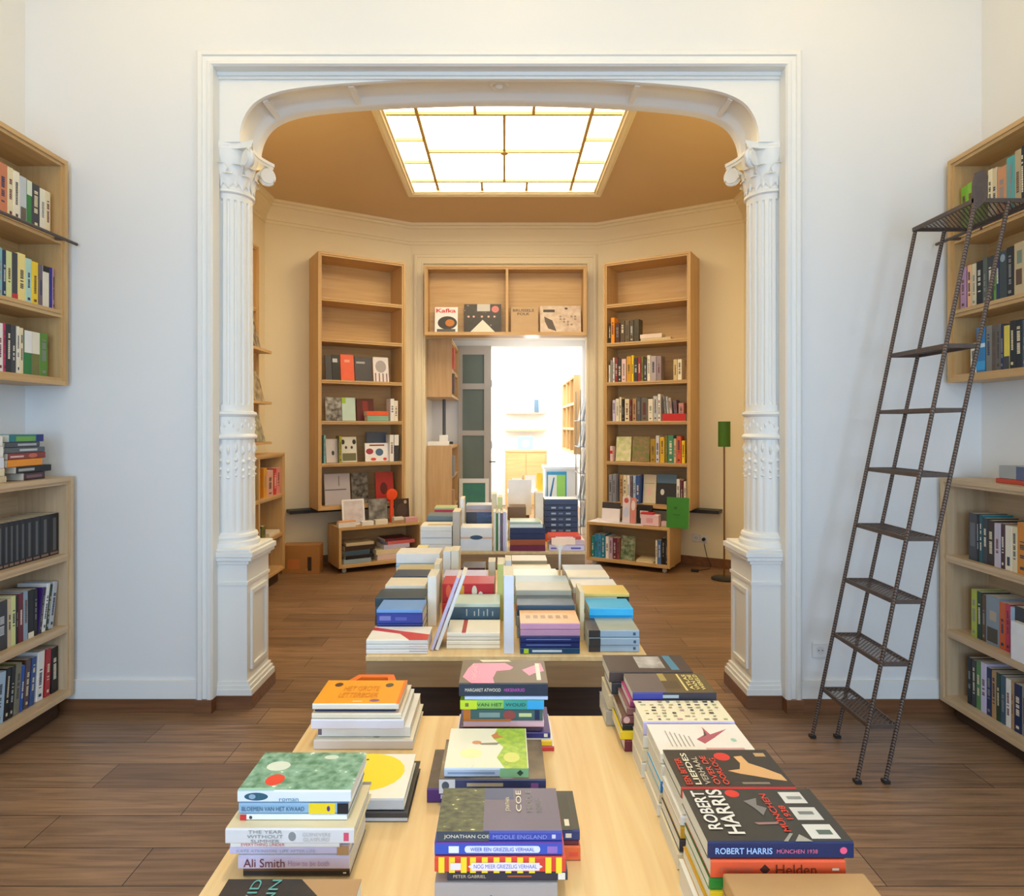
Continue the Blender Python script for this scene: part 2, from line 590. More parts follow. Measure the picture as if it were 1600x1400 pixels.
def stand(case, z, specs, where, group, back=0.03, W=0.13, end='far end', whole=False, rev=False, start=0):
    """books standing on a shelf, spines out: (px0, px1, colour, height mm[, options]); measured off the photo"""
    specs = sorted(specs, key=lambda q: q[0])
    n = len(specs)
    for i, sp in enumerate(specs):
        p0, p1, c, hmm = sp[:4]
        op = dict(sp[4]) if len(sp) > 4 else {}
        bk = op.pop('back', back)
        x0, x1 = case.x_at(p0, bk), case.x_at(p1, bk)
        T = x1 - x0 - 0.0008
        h = hmm / 1000
        lean = R(op.pop('lean', 0))
        k = (n - 1 - i if rev else i)
        desc = op.pop('d', None) or word(c) + ' book'
        label = f'{desc}, {ORD[k + start]} from {end}, {where}'
        # leaning to the right about the right bottom corner (or left if negative)
        B = Matrix(((0, 0, -1, 0), (0, 1, 0, 0), (1, 0, 0, 0), (0, 0, 0, 1)))
        piv = x1 if lean > 0 else x0
        lift = 0.0005
        M = case.M @ Matrix.Translation((piv, bk, z + lift)) @ Matrix.Rotation(lean, 4, 'Y') @ Matrix.Translation((x1 - piv, 0, 0)) @ B
        art = list(op.pop('art', ()))
        if not art and T > 0.009:
            dark = c in ('black', 'navy', 'charcoal', 'maroon', 'darkgreen', 'purple', 'blue', 'green', 'teal', 'red', 'brown', 'slate', 'darkbrown')
            lc = random.choice(('silver', 'ivory', 'grey', 'cream') if dark else ('charcoal', 'grey', 'maroon', 'navy', 'brown'))
            u, stop = random.uniform(0.24, 0.36), random.uniform(0.62, 0.86)
            v = random.uniform(0.16, 0.24)
            art = []
            while u < stop:
                w = random.uniform(0.018, 0.034)
                if random.random() < 0.84:
                    art.append(('spine', 'rect', (u, u + w, 0.5 - v, 0.5 + v), lc))
                u += w + 0.008
            if random.random() < 0.5:
                art.append(('spine', 'rect', (0.08, 0.14, 0.3, 0.7), lc))
        book(h, op.pop('W', W), T, c, M, label, group, art=art, whole=whole, **op)

def face_out(case, z, p0, p1, h, c, label, group=None, back=0.08, tilt=8, T=0.015, art=(), whole=False, **kw):
    x0, x1 = case.x_at(p0, back), case.x_at(p1, back)
    B = Matrix(((0, 1, 0, 0), (0, 0, -1, 0), (-1, 0, 0, 0), (0, 0, 0, 1)))
    M = case.M @ Matrix.Translation((x0, back + T, z + 0.0008)) @ Matrix.Rotation(R(-tilt), 4, 'X') @ Matrix.Translation((0, 0, h)) @ B
    return book(h, x1 - x0, T, c, M, label, group, art=art, whole=whole, **kw)

def lie(case, z, p0, p1, items, where, group, back=0.03, W=0.13, whole=False):
    """a pile lying on a shelf or on top of a case, spines out; items bottom to top: (dp0, dp1, T, colour, desc)"""
    n = len(items)
    zz = z + 0.0006
    for i, it in enumerate(items):
        d0, d1, T, c, desc = it[:5]
        op = dict(it[5]) if len(it) > 5 else {}
        x0, x1 = case.x_at(p0 + d0, back), case.x_at(p1 + d1, back)
        pos = 'top' if i == n - 1 else 'bottom' if i == 0 else ORD[n - 1 - i] + ' from top'
        lab = f'{desc}, {pos} of {where}' if n > 1 else f'{desc}, {where}'
        book(x1 - x0, op.pop('W', W), T, c, case.M @ Matrix.Translation((x0, back, zz)), lab, group, whole=whole, **op)
        zz += T + 0.0008
    return zz

# ------------------------------------------------------------------ the setting
XL, XR = -2.53, 2.52              # side walls of the front room
YW, YB = 3.38, 3.75               # arch wall, front and back face
OX, OH = -0.027, 1.535            # opening centre and half width
OZ = 3.42                         # opening height
CZF, CZB = 4.15, 3.85             # ceilings
BX = 2.5                          # back room half width
BY1, BY2, BXV = 6.675, 7.5, 1.1   # angled walls run from (+-BX, BY1) to (+-BXV, BY2)

struct(MB().box(-3.2, -3.8, -0.1, 3.2, 13.0, 0).build('floor', FLOOR))
struct(MB().box(XL - 0.2, -3.7, CZF, XR + 0.2, YB, CZF + 0.1).build('ceiling', CEILF))
struct(MB().box(XL - 0.15, -3.7, 0, XL, YW, CZF).build('wall_left', WALL))
# right wall with a window opening behind the camera
mb = MB().box(XR, -3.7, 0, XR + 0.15, -0.4, CZF).box(XR, 0.8, 0, XR + 0.15, YW, CZF).box(XR, -0.4, 0, XR + 0.15, 0.8, 0.85).box(XR, -0.4, 2.95, XR + 0.15, 0.8, CZF)
struct(mb.build('wall_right', WALL))
mb = MB().box(XL, -3.7, 0, -1.9, -3.5, CZF).box(-0.5, -3.7, 0, 0.5, -3.5, CZF).box(1.9, -3.7, 0, XR, -3.5, CZF)
for a, b in ((-1.9, -0.5), (0.5, 1.9)):
    mb.box(a, -3.7, 0, b, -3.5, 0.55).box(a, -3.7, 2.95, b, -3.5, CZF)
struct(mb.build('wall_rear', WALL))
win_glass = glass_mat('window_glass', 'EAF2F4', 0.9)
def street_window(i, x0, x1, z0, z1, y, axis='y'):
    mb = MB()
    f = 0.06
    P = (lambda u0, w0, u1, w1: mb.box(u0, y, w0, u1, y + 0.06, w1)) if axis == 'y' else (lambda u0, w0, u1, w1: mb.box(y, u0, w0, y + 0.06, u1, w1))
    P(x0, z0, x0 + f, z1); P(x1 - f, z0, x1, z1); P(x0, z0, x1, z0 + f); P(x0, z1 - f, x1, z1)
    P((x0 + x1) / 2 - 0.03, z0, (x0 + x1) / 2 + 0.03, z1); P(x0, z0 + (z1 - z0) * 0.7, x1, z0 + (z1 - z0) * 0.7 + 0.05)
    w = struct(mb.build(f'window_{i}', PLASTER))
    g = MB().box(x0, y + 0.025, z0, x1, y + 0.031, z1) if axis == 'y' else MB().box(y + 0.025, x0, z0, y + 0.031, x1, z1)
    g.build('pane', win_glass, w)
street_window(2, -1.9, -0.5, 0.55, 2.95, -3.62)
street_window(3, 0.5, 1.9, 0.55, 2.95, -3.62)
street_window(4, -0.4, 0.8, 0.85, 2.95, XR + 0.06, 'x')
# arch wall: two piers and the lintel
mb = MB().box(XL - 0.15, YW, 0, OX - OH, YB, CZF).box(OX + OH, YW, 0, XR + 0.15, YB, CZF).box(OX - OH, YW, OZ, OX + OH, YB, CZF)
struct(mb.build('wall_front', WALL))

def frame_sweep(prof, x0, x1, z0, z1, y, closed=False):
    """prof: (inward offset, forward) ; frame in an xz plane, forward is -y"""
    mb = MB()
    rows = []
    cs = [(x0, z0, 1, 0), (x0, z1, 1, -1), (x1, z1, -1, -1), (x1, z0, -1, 0)]
    if closed:
        cs = [(x0, z0, 1, 1), (x0, z1, 1, -1), (x1, z1, -1, -1), (x1, z0, -1, 1)]
    for cx_, cz_, sx, sz in cs:
        rows.append([(cx_ + sx * a, y - b, cz_ + sz * a) for a, b in prof])
    mb.grid(rows, closed_v=closed)
    return mb

casing = [(0, 0), (0, 0.022), (0.012, 0.03), (0.03, 0.03), (0.034, 0.02), (0.055, 0.02), (0.06, 0.028), (0.078, 0.03), (0.086, 0.018), (0.086, -0.06)]
struct(frame_sweep(casing, OX - OH - 0.055, OX + OH + 0.055, 0.07, OZ + 0.06, YW).build('trim_1', PLASTER))
# inner stepped architrave in the reveal
inner = [(0, 0.0), (0.012, 0.012), (0.03, 0.012), (0.034, 0.0), (0.05, 0.0), (0.056, 0.014), (0.07, 0.014), (0.07, -0.02)]

# arch: a flat basket arch in a panel 0.3 deep
ARCH_F, ARCH_B = 3.435, 3.735
half = [(1.395, 3.03), (1.392, 3.09), (1.372, 3.16), (1.33, 3.225), (1.27, 3.268), (1.19, 3.298), (1.09, 3.318), (0.95, 3.334), (0.75, 3.350), (0.5, 3.363), (0.25, 3.371), (0, 3.374)]
curve = [(-x, z) for x, z in half] + [(x, z) for x, z in reversed(half[:-1])]
def smooth_curve(pts, k=4):
    out = []
    for i in range(len(pts) - 1):
        p0, p1, p2, p3 = pts[max(i - 1, 0)], pts[i], pts[i + 1], pts[min(i + 2, len(pts) - 1)]
        for s in range(k):
            t = s / k
            out.append(tuple(0.5 * ((2 * p1[d]) + (-p0[d] + p2[d]) * t + (2 * p0[d] - 5 * p1[d] + 4 * p2[d] - p3[d]) * t * t + (-p0[d] + 3 * p1[d] - 3 * p2[d] + p3[d]) * t ** 3) for d in (0, 1)))
    out.append(pts[-1])
    return out
curve = smooth_curve(curve)
norm = []
for i in range(len(curve)):
    a, b = curve[max(i - 1, 0)], curve[min(i + 1, len(curve) - 1)]
    d = Vector((b[0] - a[0], b[1] - a[1])).normalized()
    norm.append((d.y, -d.x))       # points into the opening
def arch_row(off, y):
    return [(OX + c[0] + n[0] * off, y, c[1] + n[1] * off) for c, n in zip(curve, norm)]
mb = MB()
# soffit profile: front bead, cove, panel, back bead
sof = [(-0.03, ARCH_F), (0.0, ARCH_F), (0.004, ARCH_F + 0.015), (0.0, ARCH_F + 0.03), (-0.018, ARCH_F + 0.04), (-0.022, ARCH_F + 0.07), (-0.022, ARCH_F + 0.17), (-0.016, ARCH_F + 0.2),
       (0.004, ARCH_F + 0.22), (0.008, ARCH_F + 0.25), (0.004, ARCH_B), (-0.03, ARCH_B)]
mb.grid([arch_row(o, y) for o, y in sof])
for y, flip in ((ARCH_F, False), (ARCH_B, True)):
    inner_row = arch_row(-0.03 if True else 0, y)
    outer_row = []
    for x, _, z in inner_row:
        outer_row.append((x, y, OZ + 0.02))
    n = len(inner_row)
    mb.grid([inner_row, outer_row] if not flip else [outer_row, inner_row])
    # the strips beyond the springing
    for sx in (-1, 1):
        xe = OX + sx * (OH + 0.01)
        xi = inner_row[0][0] if sx < 0 else inner_row[-1][0]
        mb.poly([(xe, y, 3.03), (xi, y, 3.03), (xi, y, OZ + 0.02), (xe, y, OZ + 0.02)])
# underside of the spandrel above each capital
for sx in (-1, 1):
    xe = OX + sx * (OH + 0.01)
    xi = OX + sx * 1.395
    mb.poly([(xe, ARCH_F, 3.03), (xi, ARCH_F, 3.03), (xi, ARCH_B, 3.03), (xe, ARCH_B, 3.03)])
struct(mb.build('trim_2', PLASTER, smooth=True))
# entablature steps across the top of the reveal
mb = MB()
for z0, z1, y in ((3.395, 3.425, 3.395), (3.375, 3.396, 3.412), (3.362, 3.376, 3.424)):
    mb.box(OX - OH, y, z0, OX + OH, ARCH_F + 0.02, z1)
for sx in (-1, 1):
    a, b = sorted((OX + sx * OH, OX + sx * (OH - 0.012)))
    mb.box(a, 3.40, 0.07, b, ARCH_F + 0.28, 3.40)
struct(mb.build('trim_3', PLASTER))
# arch bands on the soffit
mb = MB()
for k in (0.19, 0.36, 0.64, 0.81):
    i = int(k * (len(curve) - 1))
    c, n_ = curve[i], norm[i]
    t = Vector((-n_[1], n_[0]))
    pts = []
    for s in (-1, 1):
        pts.append((OX + c[0] + s * t.x * 0.014, c[1] + s * t.y * 0.014))
    a, b = pts
    o_ = 0.012
    mb.extrude([(a[0] - n_[0] * 0.03, ARCH_F + 0.035, a[1] - n_[1] * 0.03), (b[0] - n_[0] * 0.03, ARCH_F + 0.035, b[1] - n_[1] * 0.03),
                (b[0] + n_[0] * o_ * 0.4, ARCH_F + 0.035, b[1] + n_[1] * o_ * 0.4), (a[0] + n_[0] * o_ * 0.4, ARCH_F + 0.035, a[1] + n_[1] * o_ * 0.4)], (0, 0.2, 0))
struct(mb.build('trim_4', PLASTER))
ro = thing('rosette', 'small round white plaster rosette at the crown of the arch', 'ornament', Matrix.Translation((OX, 3.555, 3.3955)) @ Matrix.Rotation(R(180), 4, 'X'))
MB().lathe([(0.05, -0.015), (0.052, 0.0), (0.044, 0.008), (0.036, 0.004), (0.034, 0.004)], n=24).build('ring', PLASTER, ro, smooth=True)
MB().lathe([(0.02, -0.01), (0.022, 0.006), (0.014, 0.016), (0.003, 0.02)], n=16).build('boss', PLASTER, ro, smooth=True)

# skirting: brown strip below, white board above it in the front room
def skirt_box(mb, x0, y0, x1, y1, h=0.07, z=0.0):
    mb.box(x0, y0, z, x1, y1, z + h)
LX, RX = OX - OH - 0.055, OX + OH + 0.055
mb = MB()
skirt_box(mb, XL, YW - 0.02, LX, YW)
skirt_box(mb, LX - 0.002, YW - 0.038, OX - OH + 0.032, YW + 0.035)
struct(mb.build('baseboard_left', SKIRT))
mb = MB()
skirt_box(mb, RX, YW - 0.02, XR, YW)
skirt_box(mb, OX + OH - 0.032, YW - 0.038, RX + 0.002, YW + 0.035)
struct(mb.build('baseboard_right', SKIRT))
mb = MB()
skirt_box(mb, XL, YW - 0.016, LX, YW, 0.095, 0.07)
skirt_box(mb, RX, YW - 0.016, XR, YW, 0.095, 0.07)
struct(mb.build('trim_5', PLASTER))

# ---- columns
def column(name, label, sx):
    """half round fluted column on a panelled pedestal; sx = -1 left, +1 right"""
    o = thing(name, label, 'column', Matrix.Translation((OX, 0, 0)), 'fluted columns under the arch')
    X = lambda a: sx * a
    def bx(mb, a0, a1, y0, y1, z0, z1):
        p, q = sorted((X(a0), X(a1)))
        mb.box(p, y0, z0, q, y1, z1)
    jam = OH - 0.001
    inn = 1.348
    # pedestal
    mb = MB()
    bx(mb, inn, jam, 3.42, 3.73, 0.07, 0.765)
    bx(mb, inn - 0.006, jam, 3.414, 3.736, 0.655, 0.672)
    # raised panel frame on the inner face and plinth mouldings
    for z0, z1, y0, y1 in ((0.19, 0.215, 3.465, 3.69), (0.595, 0.62, 3.465, 3.69), (0.215, 0.595, 3.465, 3.487), (0.215, 0.595, 3.668, 3.69)):
        bx(mb, inn - 0.012, inn, y0, y1, z0, z1)
    for d, z0, z1 in ((0.03, 0.07, 0.1), (0.022, 0.1, 0.12), (0.012, 0.12, 0.14)):
        bx(mb, inn - d, jam, 3.42 - d * 0.5, 3.73 + d * 0.6, z0, z1)
    mb.build('pedestal', PLASTER, o)
    mb = MB()
    for d, z0, z1 in ((0.012, 0.765, 0.785), (0.03, 0.785, 0.805), (0.038, 0.805, 0.835), (0.022, 0.835, 0.85)):
        bx(mb, inn - d, jam, 3.42 - d * 0.7, 3.73 + d * 0.7, z0, z1)
    mb.build('pedestal_cap', PLASTER, o, bevel=0.004)
    mb = MB()
    bx(mb, inn - 0.034, jam, 3.40, 3.752, 0, 0.07)
    mb.build('pedestal_skirting', SKIRT, o)
    yc, xc, r = 3.575, X(1.503), 0.12
    prof = [(0.155, 0.85), (0.158, 0.862), (0.155, 0.876), (0.142, 0.882), (0.142, 0.888), (0.147, 0.9), (0.142, 0.914), (0.132, 0.92), (0.13, 0.93)]
    MB().lathe(prof, xc, yc, 48).build('base_moulding', PLASTER, o, smooth=True)
    nfl = 20
    def reed(t, rr, z):
        return rr + 0.0045 * abs(math.sin(nfl * t / 2))
    def flute(t, rr, z):
        s = 1 if 1.62 < z < 2.735 else 0
        return rr - 0.011 * s * max(0.0, math.cos(nfl * t)) ** 0.6 if math.cos(nfl * t) > 0 else rr
    MB().lathe([(0.126, 0.93), (0.126, 1.1), (0.124, 1.28), (0.123, 1.435)], xc, yc, 240, fn=reed).build('lower_shaft', PLASTER, o, smooth=True)
    # carved leaves and drops on the upper part of the lower shaft
    mb = MB()
    for k in range(nfl):
        t = 2 * math.pi * k / nfl
        for zc, hz, w in ((1.375, 0.05, 0.010), (1.31, 0.022, 0.014), (1.262, 0.02, 0.009), (1.225, 0.014, 0.012)):
            zc += 0.012 * (k % 2)
            ring = []
            for q in range(6):
                b = 2 * math.pi * q / 6
                tt = t + w * math.cos(b) / 0.126
                ring.append((xc + 0.126 * math.cos(tt), yc + 0.126 * math.sin(tt), zc + hz * math.sin(b) * 0.6))
            tip = (xc + 0.139 * math.cos(t), yc + 0.139 * math.sin(t), zc - hz * 0.15)
            for q in range(6):
                mb.poly([ring[q], ring[(q + 1) % 6], tip])
    mb.build('carved_leaves', PLASTER, o, smooth=True)
    band = [(0.128, 1.432), (0.139, 1.436), (0.142, 1.445), (0.137, 1.455), (0.128, 1.462), (0.127, 1.555), (0.134, 1.56), (0.14, 1.57), (0.136, 1.582), (0.124, 1.586)]
    MB().lathe(band, xc, yc, 64).build('collar', PLASTER, o, smooth=True)
    mb = MB()
    for k in range(36):
        t0 = 2 * math.pi * k / 36
        zc = 1.508 + 0.02 * math.sin(t0 * 9)
        ring = [(xc + 0.127 * math.cos(t0 + 0.06 * math.cos(b)), yc + 0.127 * math.sin(t0 + 0.06 * math.cos(b)), zc + 0.018 * math.sin(b)) for b in [2 * math.pi * q / 6 for q in range(6)]]
        tip = (xc + 0.134 * math.cos(t0), yc + 0.134 * math.sin(t0), zc)
        for q in range(6):
            mb.poly([ring[q], ring[(q + 1) % 6], tip])
    mb.build('collar_scrollwork', PLASTER, o, smooth=True)
    MB().lathe([(0.121, 1.586), (0.121, 1.62), (0.121, 1.63), (0.118, 2.2), (0.116, 2.725), (0.116, 2.735), (0.117, 2.765)], xc, yc, 240, fn=flute).build('fluted_shaft', PLASTER, o, smooth=True)
    # capital
    MB().lathe([(0.118, 2.765), (0.13, 2.772), (0.13, 2.785), (0.119, 2.792), (0.12, 2.85), (0.126, 2.92), (0.142, 2.985), (0.145, 3.0)], xc, yc, 64).build('bell', PLASTER, o, smooth=True)
    # acanthus leaves: curved strips round the bell
    for row, (zb, zt, n, off, out) in enumerate(((2.792, 2.875, 10, 0.0, 0.022), (2.80, 2.925, 10, 0.5, 0.03))):
        mb = MB()
        for k in range(n):
            t = 2 * math.pi * (k + off) / n
            rows = []
            for s in range(7):
                q = s / 6
                z = zb + (zt - zb) * min(q * 1.15, 1.0) - max(0, q - 0.86) * 0.10
                rr = 0.122 + 0.008 * q + out * q ** 3
                hw = 0.034 * math.sin(math.pi * (0.18 + 0.8 * (1 - q))) * (1 + 0.25 * math.sin(q * 20))
                rows.append([(xc + (rr + 0.006 * (1 - abs(m))) * math.cos(t + m * hw / rr), yc + (rr + 0.006 * (1 - abs(m))) * math.sin(t + m * hw / rr), z) for m in (-1, -0.5, 0, 0.5, 1)])
            mb.grid(rows)
        mb.build('acanthus_leaves', PLASTER, o, smooth=True)
    # abacus with flared corners
    mb = MB()
    a0, a1, y0, y1 = 1.32, jam, 3.415, 3.735
    pts = []
    for k in range(9):        # front edge, from the jamb to the free corner
        s = k / 8
        pts.append((X(a1 + (a0 - a1) * s), y0 + 0.03 * math.sin(math.pi * min(1, s)) ))
    for k in range(1, 9):     # inner edge, concave
        s = k / 8
        pts.append((X(a0 + 0.045 * math.sin(math.pi * s)), y0 + (y1 - y0) * s))
    pts.append((X(a1), y1))
    mb.extrude([(x, y, 2.998) for x, y in pts], (0, 0, 0.016))
    mb.extrude([(x - sx * -0.0 + (0.006 * -sx if abs(x) < 1.5 else 0), y + (0 if True else 0), 3.014) for x, y in pts], (0, 0, 0.018))
    mb.build('abacus', PLASTER, o)
    # volutes under the two free corners and at the jamb
    for cx_, cy_, dx, dy in ((X(1.352), 3.446, -sx, -1), (X(1.352), 3.704, -sx, 1)):
        d = Vector((dx, dy, 0)).normalized()
        side = Vector((-d.y, d.x, 0))
        c = Vector((cx_, cy_, 2.945))
        pts, rad = [], []
        for k in range(34):
            a = k / 33 * 2 * math.pi * 1.9
            rr = 0.052 * (1 - 0.8 * k / 33)
            pts.append(c + d * (rr * math.sin(a)) + Vector((0, 0, rr * math.cos(a))))
            rad.append(0.013 * (1 - 0.45 * k / 33))
        mb = MB()
        mb.tube(pts, rad, 8)
        # body of the scroll
        ring0 = [c + side * 0.02 + d * (0.04 * math.sin(2 * math.pi * q / 20)) + Vector((0, 0, 0.04 * math.cos(2 * math.pi * q / 20))) for q in range(20)]
        ring1 = [p - side * 0.04 for p in ring0]
        mb.grid([ring0, ring1], closed_u=True)
        mb.poly(ring0); mb.poly(list(reversed(ring1)))
        # stem from the bell
        mb.tube([(xc + (cx_ - xc) * 0.55, yc + (cy_ - yc) * 0.55, 2.87), (xc + (cx_ - xc) * 0.75, yc + (cy_ - yc) * 0.75, 2.94), c + Vector((0, 0, 0.045))], [0.01, 0.014, 0.014], 8)
        mb.build('volute', PLASTER, o, smooth=True)
    return o
column('column', 'white fluted half column left of the opening, standing on its panelled pedestal', -1)
column('column', 'white fluted half column right of the opening, beside the iron ladder', 1)

# ---- back room shell
def slab(mb, ax, ay, bx_, by_, z0, z1, t=0.15):
    """a wall slab whose room face runs from a to b; thickness goes to the left of a->b"""
    d = Vector((bx_ - ax, by_ - ay)).normalized()
    n = Vector((-d.y, d.x)) * t
    mb.extrude([(ax, ay, z0), (bx_, by_, z0), (bx_ + n.x, by_ + n.y, z0), (ax + n.x, ay + n.y, z0)], (0, 0, z1 - z0))
DL, DR, DT = -0.93, 0.968, 2.56
mb = MB(); slab(mb, -BX, YB, -BX, BY1 + 0.1, 0, CZB); struct(mb.build('wall_back_room_left', WALLB))
mb = MB(); slab(mb, -BX, BY1, -BXV, BY2, 0, CZB); struct(mb.build('wall_angled_left', WALLB))
mb = MB()
slab(mb, -BXV - 0.05, BY2, DL, BY2, 0, CZB); slab(mb, DR, BY2, BXV + 0.05, BY2, 0, CZB); slab(mb, DL, BY2, DR, BY2, DT, CZB)
struct(mb.build('wall_back', WALLB))
mb = MB(); slab(mb, BXV, BY2, BX, BY1, 0, CZB); struct(mb.build('wall_angled_right', WALLB))
mb = MB(); slab(mb, BX, BY1 + 0.1, BX, YB, 0, CZB); struct(mb.build('wall_back_room_right', WALLB))
# ceiling with the skylight well
SX, SY0, SY1 = 0.93, 4.60, 6.43
mb = MB()
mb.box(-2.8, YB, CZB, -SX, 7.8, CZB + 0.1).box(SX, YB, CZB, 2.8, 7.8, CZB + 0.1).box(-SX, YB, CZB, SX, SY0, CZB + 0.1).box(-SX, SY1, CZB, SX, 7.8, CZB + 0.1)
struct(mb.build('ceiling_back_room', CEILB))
# cornice round the back room
def sweep_plan(poly, prof, z):
    mb = MB()
    rows = []
    for i, p in enumerate(poly):
        p = Vector(p)
        dirs = []
        if i > 0:
            dirs.append((p - Vector(poly[i - 1])).normalized())
        if i < len(poly) - 1:
            dirs.append((Vector(poly[i + 1]) - p).normalized())
        ns = [Vector((d.y, -d.x)) for d in dirs]
        n = sum(ns, Vector((0, 0)))
        n.normalize()
        k = 1 / max(0.3, n.dot(ns[0]))
        rows.append([(p.x + n.x * a * k, p.y + n.y * a * k, z + b) for a, b in prof])
    mb.grid(rows)
    return mb
plan = [(-BX, YB), (-BX, BY1), (-BXV, BY2), (BXV, BY2), (BX, BY1), (BX, YB)]
corn = [(0, -0.22), (0.012, -0.22), (0.014, -0.19), (0.024, -0.185), (0.026, -0.15), (0.05, -0.12), (0.085, -0.06), (0.10, -0.055), (0.104, -0.03), (0.13, -0.025), (0.14, 0.0)]
struct(sweep_plan(plan, corn, CZB).build('trim_6', WALLB, smooth=True))
struct(sweep_plan(plan[:3] + [(DL - 0.1, BY2)], [(0, 0.1), (0.014, 0.1), (0.016, 0.0), (0, 0.0)], 0).build('baseboard_back_left', SKIRT))
struct(sweep_plan([(DR + 0.1, BY2)] + plan[3:], [(0, 0.1), (0.014, 0.1), (0.016, 0.0), (0, 0.0)], 0).build('baseboard_back_right', SKIRT))
# casing round the passage and the case above it
struct(frame_sweep([(0, 0), (0, 0.03), (0.02, 0.04), (0.04, 0.04), (0.045, 0.03), (0.09, 0.03), (0.095, 0.036), (0.115, 0.036), (0.115, 0)], DL - 0.13, 0.95 + 0.13, 0.0, 3.52, BY2).build('trim_7', WALLB))

# skylight
sky = struct(frame_sweep([(0, 0)] , 0, 1, 0, 1, 0).build('window_1', PLASTER))
sky.data.clear_geometry()
def loop_xy(prof, x0, x1, y0, y1, z):
    mb = MB()
    rows = [[(cx_ + sx * a, cy_ + sy * a, z - b) for a, b in prof] for cx_, cy_, sx, sy in ((x0, y0, 1, 1), (x1, y0, -1, 1), (x1, y1, -1, -1), (x0, y1, 1, -1))]
    mb.grid(rows, closed_v=True)
    return mb
CREAMP = paint('F0E2BE', 0.5, noise=0.02)
fr = loop_xy([(-0.05, 0), (-0.05, 0.02), (-0.035, 0.03), (-0.02, 0.028), (0.0, 0.018), (0.012, 0.018), (0.02, 0.008), (0.035, 0.004), (0.035, -0.06)], -SX, SX, SY0, SY1, CZB)
fr.build('skylight_frame', CREAMP, sky)
gx0, gx1, gy0, gy1 = -SX + 0.03, SX - 0.03, SY0 + 0.03, SY1 - 0.03
bw = 0.24
BARM = paint('C9A768', 0.5, noise=0.03)
bars = []
xa, xb, ya, yb = gx0 + bw, gx1 - bw, gy0 + bw - 0.02, gy1 - bw + 0.02
for x in (xa, xb):
    bars.append((x - 0.013, gy0, x + 0.013, gy1))
for y in (ya, yb):
    bars.append((gx0, y - 0.013, gx1, y + 0.013))
bars.append((-0.011, ya, 0.011, yb))
bars.append((xa, (ya + yb) / 2 - 0.011, xb, (ya + yb) / 2 + 0.011))
for k in (1, 2):
    y = ya + (yb - ya) * k / 3
    bars += [(gx0, y - 0.009, xa, y + 0.009), (xb, y - 0.009, gx1, y + 0.009)]
    x = xa + (xb - xa) * k / 3
    bars += [(x - 0.011, gy0, x + 0.011, ya), (x - 0.011, yb, x + 0.011, gy1)]
ZG = CZB + 0.035
for i, (x0, y0, x1, y1) in enumerate(bars):
    MB().box(x0, y0, ZG - 0.022 - 0.0004 * i, x1, y1, ZG).build('glazing_bar', BARM, sky)
MB().lathe([(0.0, ZG - 0.035), (0.03, ZG - 0.034), (0.036, ZG - 0.028), (0.03, ZG - 0.02)][1:], 0, (ya + yb) / 2, 20).build('centre_boss', BARM, sky)
PANE = emit_mat('lit_skylight_glass', (1.0, 0.85, 0.58, 1), SKY_STRENGTH)
MB().box(gx0, gy0, ZG, gx1, gy1, ZG + 0.008).build('pane', PANE, sky)
MB().box(-SX - 0.02, SY0 - 0.02, ZG + 0.06, SX + 0.02, SY1 + 0.02, ZG + 0.07).build('light_box_lid', WHITE, sky)

# ---- passage and far room
PX0, PX1, PY1 = -1.0, 1.12, 8.9
mb = MB().box(PX0 - 0.1, BY2 + 0.15, 0, PX0, PY1, 2.9); struct(mb.build('wall_passage_left', WHITE))
mb = MB().box(PX1, BY2 + 0.15, 0, PX1 + 0.1, PY1, 2.9); struct(mb.build('wall_passage_right', WHITE))
struct(MB().box(PX0, BY2 + 0.15, 2.7, PX1, PY1, 2.8).build('ceiling_passage', WHITE))
mb = MB().box(PX0, PY1, 0, -0.64, PY1 + 0.12, 3.3).box(-0.64, PY1, 2.62, 1.08, PY1 + 0.12, 3.3).box(1.08, PY1, 0, 1.4, PY1 + 0.12, 3.3)
struct(mb.build('wall_passage_end', WHITE))
mb = MB().box(-1.3, PY1 + 0.12, 0, -1.2, 12.3, 3.3); struct(mb.build('wall_far_room_left', WHITE))
mb = MB().box(1.4, PY1, 0, 1.5, 12.3, 3.3); struct(mb.build('wall_far_room_right', WHITE))
struct(MB().box(-1.3, 12.3, 0, 1.5, 12.4, 3.3).build('wall_far_room_back', WHITE))
struct(MB().box(-1.3, PY1 + 0.12, 3.3, 1.5, 12.4, 3.4).build('ceiling_far_room', WHITE))
# the grey glazed door leaf standing shut on the left of the passage end
DOORG = paint('B9B2A6', 0.5, noise=0.02)
dp = bpy.data.objects.new('door_1', None); COL.objects.link(dp); struct(dp)
dp.location = (-0.64, PY1 - 0.05, 0)
dw = 0.46
mb = MB()
zs = [0.0, 0.74, 1.36, 1.44, 1.99, 2.09, 2.50, 2.62]
mb.box(0, 0, 0, 0.06, 0.05, 2.62).box(dw - 0.1, 0, 0, dw, 0.05, 2.62)
for z0, z1 in ((0.0, 0.10), (0.70, 0.78), (1.38, 1.45), (2.02, 2.10), (2.50, 2.62)):
    mb.box(0.06, 0.002, z0, dw - 0.1, 0.048, z1)
mb.build('stile_frame', DOORG, dp)
PANEG = paint('6C776A', 0.5, noise=0.12, nscale=3)
for z0, z1 in ((0.10, 0.70), (0.78, 1.38), (1.45, 2.02), (2.10, 2.50)):
    MB().box(0.06, 0.02, z0, dw - 0.1, 0.028, z1).build('pane', PANEG, dp)
MB().tube([(dw - 0.02, -0.005, 1.02), (dw - 0.02, -0.05, 1.02), (dw + 0.06, -0.05, 1.02)], 0.009, 8).build('handle', BLACKP, dp)
for z in (0.45, 1.25, 2.1):
    MB().box(dw, 0.0, z - 0.05, dw + 0.012, 0.05, z + 0.05).build('hinge', STEEL, dp)


